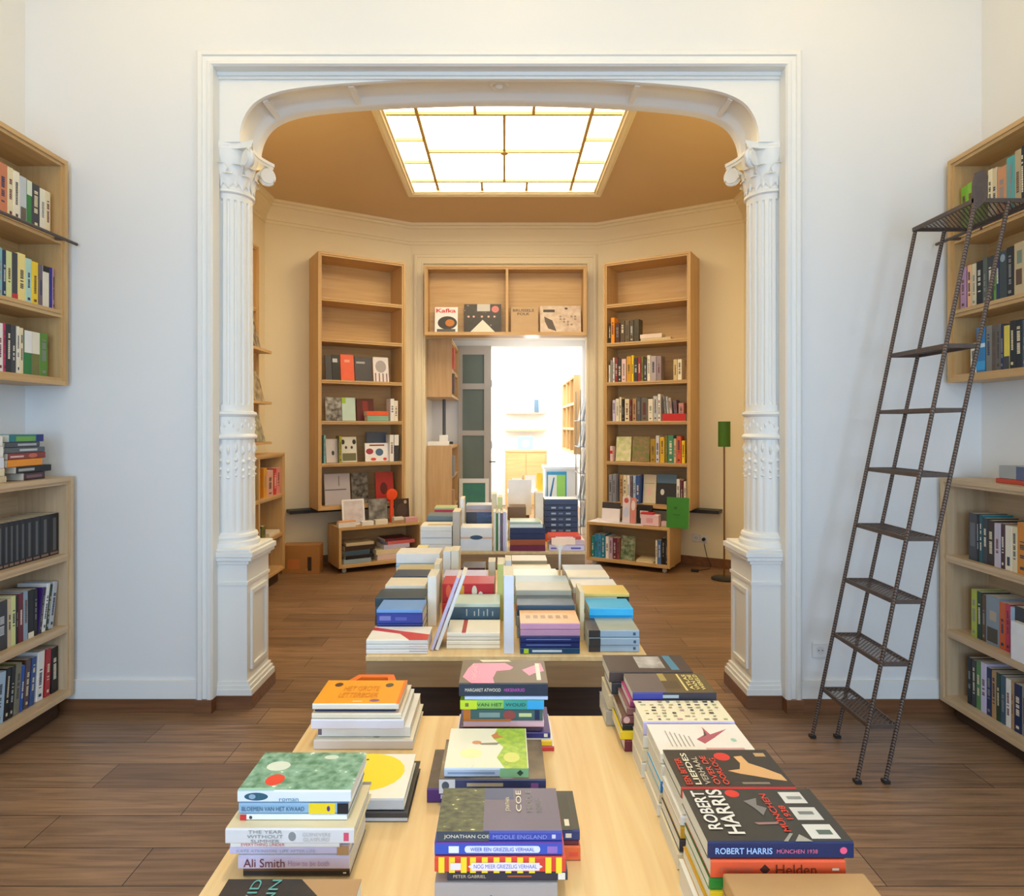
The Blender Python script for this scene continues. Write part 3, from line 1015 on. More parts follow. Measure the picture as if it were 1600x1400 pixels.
# ------------------------------------------------------------------ tables
def table(label, x0, x1, y0, y1):
    o = thing('display_table', label, 'table', Matrix.Translation(((x0 + x1) / 2, y0, 0)))
    hw, d = (x1 - x0) / 2, y1 - y0
    MB().box(-hw, 0, TABLE_Z - 0.018, hw, d, TABLE_Z).build('table_top', BIRCHY, o, bevel=0.002)
    mb = MB().box(-hw + 0.002, 0.002, TABLE_Z - 0.105, hw - 0.002, 0.022, TABLE_Z - 0.0185).box(-hw + 0.002, d - 0.022, TABLE_Z - 0.105, hw - 0.002, d - 0.002, TABLE_Z - 0.0185)
    for s in (-hw + 0.002, hw - 0.022):
        mb.box(s, 0.022, TABLE_Z - 0.105, s + 0.02, d - 0.022, TABLE_Z - 0.0185)
    mb.build('apron', WALNUT, o)
    MB().box(-hw + 0.12, 0.22, 0, hw - 0.12, d - 0.22, TABLE_Z - 0.02).build('base', DARKWOOD, o)
    return o
table('long birch display table nearest the camera, piled with paperbacks along both edges', -0.503, 0.507, 0.5, 1.707)
table('middle birch display table between the columns, covered in four columns of piles', -0.466, 0.482, 2.15, 3.45)
table('rear birch display table in front of the passage, with the dark blue pile', -0.52, 0.5, 3.95, 5.15)

# ------------------------------------------------------------------ front table: left row
where = 'tall left pile, front table'
G = 'left row of books on the front table'
FOREST = mottled(['4E8262', '8FC2A2', 'B8DEC8', 'ECF0E2', '9AC4AA'], 60)
st = stack(where, G, 1371, [
    dict(x0=380, x1=546, y0=1371, y1=1355, c='darkbrown', spine='brown', art=[('spine', 'rect', (0, 1, 0.2, 0.62), 'black'), ('spine', 'rect', (0.94, 0.97, 0.35, 0.5), 'ivory')], d='brown paperback with dark spine band'),
    dict(x0=372, x1=546, y0=1352, y1=1331, c='white', spine='lilac', d='white paperback lettered in dark red', dy=-0.008),
    dict(x0=359, x1=545, y0=1329, y1=1315, c='lilac', art=[('spine', 'rect', (0.9, 1.0, 0, 1), 'tan')], d='pale lilac paperback with brown end patch', dy=-0.006),
    dict(x0=360, x1=530, y0=1314, y1=1303, c='white', d='thin white paperback lettered in red', dy=-0.012),
    dict(x0=352, x1=553, y0=1302, y1=1278, c='cream', spine='D8D2CE', hard=True, W=0.142, dy=-0.022, art=[('spine', 'disc', (0.52, 0.5, 0.03, 0.3), 'grey'), ('spine', 'rect', (0.92, 0.96, 0.2, 0.75), 'D8506A'), ('top', 'rect', (0.93, 1.0, 0.93, 1.0), 'grey')], d='large cream hardback'),
    dict(x0=375, x1=542, y0=1266, y1=1257, c='white', art=[('spine', 'rect', (0, 0.06, 0, 1), 'red'), ('spine', 'disc', (0.1, 0.5, 0.015, 0.3), 'charcoal')], d='thin white paperback with red spine tip'),
    dict(x0=373, x1=544, y0=1256, y1=1239, c='slate', spine='8FB0C8', art=[('spine', 'rect', (0.64, 0.88, 0, 1), 'yellow'), ('spine', 'rect', (0.9, 1.0, 0, 1), 'black'), ('spine', 'disc', (0.82, 0.5, 0.015, 0.25), 'purple')], d='blue paperback with yellow spine block'),
    dict(x0=371, x1=548, y0=1238, y1=1219, c='white', top=FOREST, spine='E3E4EE', art=[
        ('top', 'disc', (0.22, 0.62, 0.11, 0.13), 'D9E2D2'), ('top', 'disc', (0.27, 0.26, 0.085, 0.14), 'E8452A'), ('top', 'disc', (0.68, 0.86, 0.07, 0.06), 'D4E0CC'),
        ('top', 'rect', (0, 0.32, 0.0, 0.06), '9FD0B4'), ('spine', 'disc', (0.165, 0.5, 0.105, 0.33), '2D5A6B'), ('spine', 'disc', (0.13, 0.5, 0.03, 0.2), 'greyblue')], d='paperback with green garden cover'),
], dflt_w=0.128)
o, L, W, T = st[1]
spine_text(o, 'Ali Smith', 'maroon', L, T, 0.05, 0.42, 0.2, 0.82)
spine_text(o, 'How to be both', 'mauve', L, T, 0.45, 0.82, 0.3, 0.7)
o, L, W, T = st[2]
spine_text(o, 'KATE ATKINSON  LIFE AFTER LIFE', 'greyblue', L, T, 0.06, 0.72, 0.32, 0.62)
o, L, W, T = st[3]
spine_text(o, 'EVERYTHING UNDER', 'D0506A', L, T, 0.1, 0.5, 0.3, 0.7)
o, L, W, T = st[4]
spine_text(o, 'THE YEAR\nWITHOUT\nSUMMER', 'grey', L, T, 0.17, 0.45, 0.1, 0.92)
spine_text(o, 'GUINEVERE\nGLASFURD', 'BDB4A8', L, T, 0.6, 0.82, 0.2, 0.75)
o, L, W, T = st[6]
spine_text(o, 'BLOEMEN VAN HET KWAAD', 'slate', L, T, 0.03, 0.6, 0.3, 0.7)
o, L, W, T = st[7]
spine_text(o, 'roman', 'teal', L, T, 0.37, 0.54, 0.15, 0.38)
for (u, v, s) in ((0.44, 0.14, 0.02), (0.5, 0.2, 0.016), (0.56, 0.12, 0.022), (0.62, 0.2, 0.018), (0.7, 0.13, 0.018), (0.76, 0.22, 0.016), (0.55, 0.3, 0.02)):
    pass

DARKCOVER = mottled(['1A1310', '281E18', '382A22'], 14)
M = Matrix.Translation(((297 - CX) * 0.866 / FPX, 0.845, TABLE_Z + 0.0005))
book(0.205, 0.142, 0.072, 'darkbrown', M, 'thick dark brown book with teal lettering at front left table corner', G, top=DARKCOVER, art=[
    ('top', 'poly', [(0.55, 1.0), (1.0, 1.0), (1.0, 0.45), (0.82, 0.6)], 'tan')])
o = bpy.context.scene.objects[[q.name for q in COL.objects if q.get('label', '').startswith('thick dark brown book')][0]]
cover_text(o, 'DAVID', '5FA6A0', 0.205, 0.142, 0.072, 0.2, 0.27, 0.3, 0.98)
cover_text(o, 'VANN', '5FA6A0', 0.205, 0.142, 0.072, 0.34, 0.41, 0.3, 0.98)

where = 'low pair behind the tall left pile'
stack(where, G, 1285, [
    dict(x0=470, x1=637, y0=1285, y1=1269, c='black', hard=True, W=0.19, spine='charcoal', art=[('spine', 'rect', (0, 1, 0.1, 0.42), 'silver')], d='black hardback'),
    dict(x0=468, x1=631, y0=1268, y1=1250, c='F4EFE2', W=0.172, dy=0.003, spine='silver', hard=True, art=[
        ('top', 'disc', (0.53, 0.58, 0.40, 0.43), 'F7DC1C'), ('top', 'disc', (0.50, 0.86, 0.015, 0.02), 'charcoal')], d='white hardback with big yellow disc'),
])
where = 'pale pile under orange board book'
st = stack(where, G, 1172, [
    dict(x0=490, x1=645, y0=1172, y1=1157, c='ivory', spine='D8CEC4', W=0.2, hard=True, d='wide ivory hardback', art=[('top', 'disc', (0.62, 0.12, 0.05, 0.05), 'olive')]),
    dict(x0=497, x1=641, y0=1156, y1=1139, c='white', W=0.19, dy=0.014, d='white paperback', art=[('spine', 'rect', (0.0, 0.04, 0.2, 0.9), 'plum')]),
    dict(x0=486, x1=631, y0=1139, y1=1124, c='white', spine='E2E0EA', W=0.18, dy=-0.004, d='white paperback with lilac spine'),
    dict(x0=487, x1=627, y0=1123, y1=1115, c='ivory', W=0.17, d='thin ivory paperback'),
    dict(x0=492, x1=618, y0=1114, y1=1109, c='navy', W=0.15, dy=0.01, d='thin navy blue booklet'),
    dict(x0=488, x1=623, y0=1113, y1=1104, c='F6A21A', spine='E8E2D4', W=0.142, art=[
        ('top', 'disc', (0.17, 0.80, 0.05, 0.09), '5A3420'), ('top', 'disc', (0.80, 0.78, 0.05, 0.09), '5A4A32'),
        ('top', 'disc', (0.70, 0.14, 0.06, 0.05), '8A5A7A'), ('top', 'rect', (0.45, 0.56, 0.08, 0.12), 'FBD9A0'), ('top', 'poly', [(0.97, 0), (1, 0), (1, 1), (0.96, 1)], 'F07A1E')], d='orange board book with carry handle'),
], dflt_w=0.15)
o, L, W, T = st[-1]
cover_text_flat(o, 'HET GROTE\nLETTERBOEK', 'E08A18', L, W, T, 0.25, 0.72, 0.25, 0.72)
mb = MB()
hx = [(0.26, 0), (0.36, 0.05), (0.74, 0.05), (0.84, 0)]
outer = [(0.24 * L, W - 0.002), (0.34 * L, W + 0.042), (0.79 * L, W + 0.042), (0.86 * L, W - 0.002)]
inn = [(0.33 * L, W - 0.002), (0.39 * L, W + 0.024), (0.72 * L, W + 0.024), (0.76 * L, W - 0.002)]
for i in range(3):
    q = [outer[i], outer[i + 1], inn[i + 1], inn[i]]
    mb.extrude([(x, y, 0.001) for x, y in reversed(q)], (0, 0, T - 0.002))
mb.build('carry_handle', ink('F0701E'), o)

# ------------------------------------------------------------------ front table: middle row
G = 'middle row of books on the front table'
GARDEN = mottled(['343A34', '66703A', 'C2BC54', '86747C', 'DAD27A', '6B6F48'], 60, stretch=(1, 2.0, 1))
where = 'middle striped pile, front table'
st = stack(where, G, 1437, [
    dict(x0=679, x1=871, T=0.056, c='B4A79C', spine='A79C96', W=0.115, d='thick grey box', art=[('spine', 'disc', (0.46, 0.62, 0.012, 0.05), 'black')]),
    dict(x0=699, x1=887, T=0.0165, c='charcoal', spine='2B2A3A', W=0.13, dy=0.004, d='dark paperback', art=[('spine', 'rect', (0.92, 0.98, 0.15, 0.8), 'ivory'), ('spine', 'rect', (0.5, 0.7, 0.4, 0.55), 'rust')]),
    dict(x0=679, x1=884, T=0.0245, c='D8402C', spine='D8402C', W=0.125, dy=-0.002, d='red and yellow striped paperback', art=[('spine', 'rect', (u, u + 0.045, 0, 1), 'F2D22E') for u in (0.03, 0.11, 0.2, 0.27, 0.36, 0.45, 0.54, 0.63, 0.72, 0.845, 0.925)] + [('spine', 'disc', (0.54, 0.42, 0.285, 0.27), 'E6DAD8'), ('spine', 'rect', (0.12, 0.2, 0.2, 0.65), 'E6DAD8'), ('spine', 'rect', (0.28, 0.8, 0.17, 0.67), 'E6DAD8')]),
    dict(x0=679, x1=879, T=0.0215, c='cobalt', spine='3050B4', W=0.125, d='bright blue paperback with white title label', art=[('spine', 'rect', (0, 1, 0.85, 1), '6A3A9A'), ('spine', 'rect', (0.11, 0.19, 0.2, 0.7), 'E2E4F0'), ('spine', 'rect', (0.26, 0.8, 0.22, 0.72), 'D8DCEE'), ('spine', 'disc', (0.255, 0.47, 0.02, 0.25), 'D8DCEE'), ('spine', 'disc', (0.805, 0.47, 0.02, 0.25), 'D8DCEE'), ('spine', 'rect', (0.88, 0.96, 0.2, 0.7), '8F6AB8')]),
    dict(x0=682, x1=878, T=0.0155, c='6E6474', top='716878', spine='3A48A0', W=0.12, d='grey purple paperback with garden picture', art=[('top', 'rect', (0, 0.37, 0.0, 1), GARDEN), ('top', 'rect', (0.37, 0.62, 0.72, 1), '4E5878'), ('spine', 'rect', (0, 0.42, 0, 1), '3C4450'), ('spine', 'rect', (0.92, 0.95, 0.3, 0.7), 'lilac')]),
], dflt_w=0.125)
o, L, W, T = st[4]
spine_text(o, 'JONATHAN COE', 'ivory', L, T, 0.06, 0.42, 0.28, 0.72)
spine_text(o, 'MIDDLE ENGLAND', '8C98DC', L, T, 0.45, 0.88, 0.3, 0.7)
for tx, u, c, v0, v1 in (('JONATHAN', 0.55, 'cream', 0.42, 0.75), ('COE', 0.64, 'ivory', 0.42, 0.92), ('MIDDLE', 0.73, 'grey', 0.42, 0.92), ('ENGLAND', 0.81, 'grey', 0.42, 0.72)):
    cover_text(o, tx, c, L, W, T, u, u + 0.045, v0, v1)
o, L, W, T = st[3]
spine_text(o, 'WEER EEN GRIEZELIG VERHAAL', 'cobalt', L, T, 0.28, 0.78, 0.34, 0.62)
o, L, W, T = st[2]
spine_text(o, 'NOG MEER GRIEZELIG VERHAAL', 'cobalt', L, T, 0.3, 0.78, 0.3, 0.56)
o, L, W, T = st[1]
spine_text(o, 'PETER GABRIEL', 'beige', L, T, 0.05, 0.32, 0.35, 0.65)

where = 'small pile right of the striped pile'
st = stack(where, G, 1352, [
    dict(x0=722, x1=907, y0=1352, y1=1329, c='E86A38', W=0.124, d='orange paperback', dy=0.01, art=[('spine', 'rect', (0.9, 0.98, 0.3, 0.6), 'E0503A')]),
    dict(x0=722, x1=904, y0=1328, y1=1321, c='maroon', W=0.12, d='thin maroon paperback', dy=0.012),
    dict(x0=720, x1=906, y0=1320, y1=1303, c='darkgreen', top='3C3C34', spine='2C3A6E', W=0.122, dy=0.01, d='dark green paperback with navy spine', art=[('top', 'rect', (0, 0.94, 0, 0.9), '33362E'), ('spine', 'rect', (0.88, 0.93, 0.3, 0.7), 'ivory'), ('top', 'rect', (0.88, 0.92, 0.1, 0.26), 'ivory'), ('top', 'poly', [(0.80, 0.2), (0.83, 0.2), (0.84, 0.9), (0.81, 0.9)], 'C9B83A')]),
])
where = 'bird cover pile, front table'
BIRDS = mottled(['F2EED8', 'F4F0E0', 'F0E8A8', 'CFE0CC', 'F2EED8'], 40)
LIMEART = mottled(['C3D94A', 'DDE46A', 'A8CE5E', 'F0E88A', '8FB84A'], 60)
BROWNP = mottled(['4A3A28', '7A6238', '9A7A4A', '5A4A40'], 40)
stack(where, G, 1255, [
    dict(x0=667, x1=846, y0=1255, y1=1233, c='purple', W=0.16, d='purple hardback with brown picture cover', hard=True, top=BROWNP, art=[('spine', 'rect', (0.12, 0.2, 0.3, 0.6), 'lilac')]),
    dict(x0=686, x1=853, y0=1230, y1=1208, c='slate', top=mottled(['5A4A3A', '8A7454', '6F5A44', 'A08A6A'], 12), spine='34406E', W=0.165, hard=True, dy=-0.018, d='dark blue hardback', art=[('spine', 'rect', (0.0, 0.15, 0, 1), 'D8DCE4'), ('spine', 'disc', (0.06, 0.55, 0.035, 0.3), '4A5A6E'), ('spine', 'rect', (0.26, 0.6, 0.5, 0.75), 'BDB49A'), ('spine', 'rect', (0.24, 0.78, 0.18, 0.34), '7A88C0'), ('spine', 'rect', (0.86, 0.93, 0.25, 0.75), '8A5A9A')]),
    dict(x0=694, x1=826, y0=1207, y1=1193, c='palelime', top=BIRDS, spine='BFD4EC', W=0.172, hard=True, dy=-0.012, d='square book with painted bird cover', art=[
        ('top', 'poly', [(0.62, 1), (0.99, 1), (0.99, 0), (0.72, 0), (0.62, 0.25), (0.7, 0.5), (0.56, 0.75)], LIMEART), ('top', 'disc', (0.3, 0.35, 0.14, 0.12), 'F6F0B4'),
        ('top', 'disc', (0.36, 0.62, 0.06, 0.045), 'E49A6C'), ('top', 'poly', [(0.38, 0.60), (0.66, 0.62), (0.62, 0.56), (0.42, 0.56)], '9A8C78'),
        ('top', 'poly', [(0.54, 0.80), (0.62, 0.9), (0.64, 0.8), (0.70, 0.76), (0.58, 0.72)], 'D88A50'), ('top', 'disc', (0.80, 0.25, 0.1, 0.12), 'E0E27A'),
        ('spine', 'rect', (0.66, 1, 0, 1), '9AD4A0'), ('spine', 'poly', [(0.86, 0.5), (0.9, 0.85), (0.94, 0.5), (0.9, 0.15)], '3A5A4A'), ('spine', 'rect', (0.04, 0.6, 0.36, 0.6), '8AA4CC')]),
])
where = 'pile under the pink shapes cover'
PINKC = '6A5B48'
st = stack(where, G, 1174, [
    dict(x0=712, x1=866, y0=1174, y1=1167, c='white', W=0.135, spine='D83A3A', d='thin white book with red spine'),
    dict(x0=712, x1=863, y0=1166, y1=1157, c='white', W=0.14, spine='F0C828', d='white book with yellow spine'),
    dict(x0=716, x1=860, y0=1156, y1=1147, c='purple', spine='2E2A70', W=0.14, dy=0.01, d='dark blue paperback', art=[('spine', 'rect', (0.93, 0.97, 0.2, 0.8), 'ivory')]),
    dict(x0=720, x1=845, y0=1146, y1=1138, c='plum', spine='4A3A54', W=0.145, dy=0.012, d='plum paperback'),
    dict(x0=724, x1=850, y0=1137, y1=1127, c='palepink', spine='E8C0C4', W=0.14, d='pale pink paperback', dy=0.006),
    dict(x0=724, x1=848, y0=1126, y1=1107, c='orange', spine='4A6A64', W=0.14, dy=0.004, d='dark green paperback with orange end', art=[('spine', 'rect', (0, 0.09, 0, 1), 'D07A2C'), ('spine', 'disc', (0.58, 0.5, 0.08, 0.4), 'A0524A'), ('spine', 'rect', (0.7, 0.86, 0.35, 0.65), 'palelime'), ('spine', 'rect', (0.9, 0.96, 0.1, 0.9), 'navy'), ('spine', 'rect', (0.2, 0.46, 0.3, 0.7), '8FA49A'), ('spine', 'rect', (0, 0.6, 0, 0.16), 'C87A30')]),
    dict(x0=719, x1=850, y0=1106, y1=1092, c='lime', spine='8CC25A', W=0.14, d='lime green to blue paperback', art=[('spine', 'rect', (0, 0.2, 0, 1), 'C8E02C'), ('spine', 'rect', (0.52, 0.8, 0, 1), '3E9E94'), ('spine', 'rect', (0.8, 1, 0, 1), '38A8E0'), ('spine', 'rect', (0.06, 0.1, 0.3, 0.7), 'olive')]),
    dict(x0=726, x1=856, y0=1091, y1=1085, c='white', spine='C8D8F0', W=0.135, d='thin white booklet'),
    dict(x0=717, x1=856, y0=1084, y1=1063, c='6E5D48', top='776650', spine='222E40', W=0.150, hard=True, dy=-0.004, d='navy paperback with pink shapes on the cover', art=[
        ('top', 'poly', [(0.03, 0.25), (0.08, 0.62), (0.14, 0.85), (0.52, 0.86), (0.62, 0.66), (0.58, 0.55), (0.42, 0.5), (0.38, 0.2), (0.40, 0.0), (0.14, 0.0)], 'F59AB4'),
        ('top', 'poly', [(0.72, 0.55), (0.95, 0.86), (0.98, 0.5), (0.86, 0.4), (0.80, 0.3)], 'F59AB4'), ('top', 'rect', (0.88, 0.93, 0.12, 0.84), 'F2E2D0'), ('top', 'poly', [(0.25, 0.9), (0.6, 0.92), (0.56, 1.0), (0.2, 1.0)], 'E8DCC0')]),
], dflt_w=0.14)
o, L, W, T = st[-1]
spine_text(o, 'MARGARET ATWOOD', 'ivory', L, T, 0.07, 0.47, 0.38, 0.62)
spine_text(o, 'HEKSENKRUID', 'D05AC0', L, T, 0.51, 0.74, 0.38, 0.62)
cover_text(o, 'MARGARET', 'F8D8DC', L, W, T, 0.13, 0.19, 0.12, 0.8)
o, L, W, T = st[6]
spine_text(o, 'VAN HET', 'darkgreen', L, T, 0.2, 0.5, 0.35, 0.7)
spine_text(o, 'WOUD', 'darkgreen', L, T, 0.54, 0.78, 0.35, 0.7)

# ------------------------------------------------------------------ front table: right row (stacks measured by their lowest visible book)
G = 'right row of books on the front table'
def rpile(where, Y, items, z=TABLE_Z):
    st = []
    zz = z + 0.0005
    n = len(items)
    for i, it in enumerate(items):
        it = dict(it)
        x0, L, W, T, c, d = it.pop('q')
        pos = 'top' if i == n - 1 else 'bottom' if i == 0 else (ORD[n - 1 - i] + ' from top' if i >= n / 2 else ORD[i] + ' from bottom')
        dy = it.pop('dy', 0)
        o = book(L, W, T, c, Matrix.Translation((x0, Y + dy, zz)), f'{d}, {pos} in {where}', G, **it)
        st.append((o, L, W, T))
        zz += T + 0.0008
    return st
AEROPLANE = 'C84A5A'
where = 'nearest pile of the right row'
st = rpile(where, 0.943, [
    dict(q=(0.293, 0.20, 0.132, 0.044, 'white', 'white paperback')),
    dict(q=(0.300, 0.2, 0.132, 0.020, 'gold', 'amber paperback'), spine='orange'),
    dict(q=(0.304, 0.2, 0.132, 0.020, 'yellow', 'yellow paperback')),
    dict(q=(0.302, 0.2, 0.132, 0.018, 'green', 'green paperback'), spine='2F8A30'),
    dict(q=(0.304, 0.198, 0.132, 0.0265, 'E2582E', 'red orange paperback'), dy=-0.002, art=[('spine', 'poly', [(0.36, 0.5), (0.4, 0.8), (0.44, 0.5), (0.4, 0.2)], '4A2A20'), ('spine', 'rect', (0.9, 0.95, 0.45, 0.58), 'cream')]),
    dict(q=(0.300, 0.215, 0.138, 0.0255, '3A362F', 'black paperback lettered in silver and red'), spine='1A2650', top='3B3832', art=[
        ('top', 'disc', (0.37, 0.90, 0.055, 0.075), 'E03A2E'),
        ('top', 'rect', (0.73, 0.90, 0.70, 0.93), 'D6D4CC'), ('top', 'rect', (0.73, 0.92, 0.38, 0.62), 'D0CEC6'), ('top', 'rect', (0.73, 0.93, 0.05, 0.30), 'D8D6CE'),
        ('top', 'rect', (0.77, 0.88, 0.78, 0.84), '8A8C88'), ('top', 'rect', (0.77, 0.88, 0.48, 0.54), '7C7E7A'), ('top', 'rect', (0.8, 0.9, 0.12, 0.2), '5C6A5E'),
        ('top', 'poly', [(0.42, 0.74), (0.53, 0.80), (0.50, 0.66), (0.56, 0.6), (0.5, 0.46), (0.47, 0.6)], '807C78'), ('top', 'poly', [(0.40, 0.33), (0.58, 0.34), (0.56, 0.30), (0.42, 0.29)], 'A07A74'),
        ('top', 'poly', [(0.52, 0), (0.60, 0.14), (0.62, 0.13), (0.55, 0)], '9A968C'), ('top', 'poly', [(0.6, 0), (0.66, 0.12), (0.72, 0)], 'A8A498'),
        ('spine', 'disc', (0.93, 0.5, 0.025, 0.2), 'F05A78')]),
])
o, L, W, T = st[5]
cover_text(o, 'ROBERT', 'E4E0D4', L, W, T, 0.05, 0.15, 0.2, 0.94, bold=0.02)
cover_text(o, 'HARRIS', 'E4E0D4', L, W, T, 0.17, 0.29, 0.12, 0.97, bold=0.02)
cover_text(o, 'MÜNCHEN', 'D8402E', L, W, T, 0.56, 0.62, 0.16, 0.88, bold=0.015)
cover_text(o, '1938', 'D8402E', L, W, T, 0.65, 0.70, 0.38, 0.64, bold=0.015)
spine_text(o, 'ROBERT HARRIS', 'A8C4EC', L, T, 0.05, 0.44, 0.32, 0.68, bold=0.015)
spine_text(o, 'MÜNCHEN 1938', 'E07088', L, T, 0.47, 0.75, 0.36, 0.64)
o, L, W, T = st[4]
spine_text(o, 'STEPHEN FRY', 'C06A50', L, T, 0.06, 0.31, 0.35, 0.62)
spine_text(o, 'Helden', '6A3018', L, T, 0.48, 0.78, 0.24, 0.8)

M = Matrix.Translation((0.317, 0.785, TABLE_Z + 0.0005))
KRAFT = mottled(['C39A66', 'CFA876', 'B98E5A'], 8)
o = tag(MB().box(0, 0, 0, 0.205, 0.145, 0.122).build('box', KRAFT, bevel=0.003), 'plain brown kraft cardboard box at the front right table corner', 'box')
o.matrix_world = M
MB().box(-0.0006, 0.002, 0.098, 0.2056, 0.1456, 0.0995).build('lid_seam', ink('8A6A40'), o)

where = 'second pile of the right row'
st = rpile(where, 1.11, [
    dict(q=(0.300, 0.195, 0.128, 0.030, 'cream', 'cream paperback')),
    dict(q=(0.304, 0.195, 0.128, 0.022, 'charcoal', 'charcoal paperback')),
    dict(q=(0.306, 0.19, 0.128, 0.022, 'gold', 'amber yellow paperback')),
    dict(q=(0.306, 0.195, 0.128, 0.018, 'white', 'white paperback with dark stripes')),
    dict(q=(0.310, 0.198, 0.130, 0.026, 'F0E4CC', 'cream edged paperback')),
    dict(q=(0.308, 0.2, 0.131, 0.0195, '37322C', 'black paperback with red sticker'), spine='D8302A', top='3A342E', dy=0.004, art=[
        ('top', 'disc', (0.53, 0.80, 0.075, 0.11), 'E03A2E'),
        ('top', 'poly', [(0.50, 0.42), (0.62, 0.46), (0.66, 0.62), (0.64, 0.80), (0.72, 0.82), (0.74, 0.62), (0.84, 0.5), (0.96, 0.32), (0.97, 0.16), (0.86, 0.20), (0.72, 0.28), (0.6, 0.34)], 'E0AE72'),
        ('top', 'rect', (0.85, 0.95, 0.80, 0.9), 'C8A06A'), ('top', 'rect', (0.56, 0.8, 0.08, 0.13), '8A7E6C')]),
])
o, L, W, T = st[5]
for tx, u, c, v0, v1 in (('EEN BITTER', 0.06, 'E0402E', 0.06, 0.74), ('LIEFDES', 0.14, 'F0E6C8', 0.06, 0.88), ('VERHAAL', 0.225, 'BEB09A', 0.06, 0.78), ('OVER DE', 0.31, 'E0503E', 0.06, 0.8), ('OORLOG', 0.39, 'E0402E', 0.06, 0.74)):
    cover_text(o, tx, c, L, W, T, u, u + 0.055, v0, v1, bold=0.015)

where = 'third pile of the right row'
SKETCH = mottled(['EFE6D8', 'F0E8DC', 'EAD8CC', 'F2ECE2'], 12)
rpile(where, 1.262, [
    dict(q=(0.302, 0.195, 0.12, 0.026, 'ivory', 'ivory paperback')),
    dict(q=(0.306, 0.195, 0.12, 0.020, 'beige', 'beige paperback')),
    dict(q=(0.308, 0.19, 0.12, 0.020, 'sky', 'bright blue paperback'), spine='2A78B8'),
    dict(q=(0.310, 0.192, 0.12, 0.034, 'ivory', 'thick ivory paperback')),
    dict(q=(0.308, 0.192, 0.122, 0.0225, 'ivory', 'white paperback with red aeroplane drawing'), top=SKETCH, dy=0.002, art=[
        ('top', 'poly', [(0.46, 0.45), (0.58, 0.62), (0.60, 0.9), (0.64, 0.62), (0.86, 0.82), (0.66, 0.5), (0.52, 0.3)], 'B8606C'),
        ('top', 'poly', [(0.52, 0.5), (0.60, 0.6), (0.6, 0.8), (0.56, 0.56)], '5A4A50'), ('top', 'rect', (0.5, 0.9, 0.08, 0.16), 'D8A8A4'), ('top', 'disc', (0.85, 0.42, 0.03, 0.06), 'A8CDB8')] +
        [('top', 'rect', (0.16 + 0.045 * k, 0.17 + 0.045 * k, 0.2, 0.75 - 0.04 * k), '9C948C') for k in range(6)]),
])
where = 'fourth pile of the right row'
random.seed(21)
dots = []
for i in range(9):
    for j in range(7):
        if random.random() < 0.8:
            u, v = 0.06 + i * 0.105 + random.uniform(-0.015, 0.015), 0.08 + j * 0.135
            dots.append(('top', 'rect', (u, u + random.uniform(0.03, 0.06), v, v + random.uniform(0.03, 0.075)), random.choice(('4A4238', 'B4A06A', 'C9A0A0', 'A8AC84', '8A8470', '3A362E'))))
rpile(where, 1.40, [
    dict(q=(0.300, 0.195, 0.105, 0.034, 'ivory', 'thick ivory paperback')),
    dict(q=(0.302, 0.195, 0.105, 0.030, 'cream', 'cream paperback')),
    dict(q=(0.304, 0.195, 0.105, 0.028, 'ivory', 'ivory paperback with dark corner')),
    dict(q=(0.304, 0.2, 0.108, 0.030, 'F0E6C4', 'cream book patterned all over with small prints'), spine='C8BEE0', hard=True, art=dots + [('spine', 'disc', (0.46, 0.5, 0.015, 0.2), 'black'), ('spine', 'disc', (0.76, 0.5, 0.03, 0.25), '5A546A'), ('spine', 'rect', (0.84, 0.92, 0.3, 0.7), '2A2830')]),
])
where = 'fifth pile of the right row'
rpile(where, 1.515, [
    dict(q=(0.285, 0.19, 0.12, 0.027, 'maroon', 'dark maroon paperback')),
    dict(q=(0.275, 0.195, 0.12, 0.022, 'yellow', 'bright yellow paperback')),
    dict(q=(0.280, 0.195, 0.12, 0.014, 'black', 'black paperback')),
    dict(q=(0.278, 0.195, 0.12, 0.020, 'brown', 'brown paperback with picture cover'), spine='7A4A48', art=[('spine', 'disc', (0.06, 0.5, 0.04, 0.4), 'D8B0A8')]),
    dict(q=(0.290, 0.195, 0.118, 0.018, '8A5A58', 'rosy brown paperback')),
    dict(q=(0.298, 0.195, 0.118, 0.016, 'magenta', 'magenta paperback'), spine='8A3460'),
    dict(q=(0.304, 0.198, 0.118, 0.0185, '6A5E58', 'grey brown paperback lettered in gold'), spine='3A3E90', top='6B5F5C', art=[
        ('top', 'rect', (0.42, 1.0, 0, 1), '6A5838'), ('top', 'rect', (0.42, 0.50, 0.6, 1), 'B09A5A'), ('top', 'rect', (0.42, 0.62, 0.2, 0.6), '5C4C34'), ('top', 'rect', (0.66, 0.685, 0.1, 0.96), 'E4D28A'),
        ('spine', 'rect', (0.36, 1.0, 0, 1), '34303A'), ('spine', 'rect', (0.36, 0.55, 0.3, 0.7), 'A8B4B4')]),
])
o = [q for q in COL.objects if q.get('label', '').startswith('grey brown paperback lettered in gold')][0]
for tx, u in (('ATLAS', 0.72), ('VAN DE', 0.79), ('WERELD', 0.86)):
    cover_text(o, tx, 'F0E090', 0.198, 0.118, 0.0185, u, u + 0.05, 0.12, 0.9, bold=0.02)
where = 'rearmost pile of the right row'
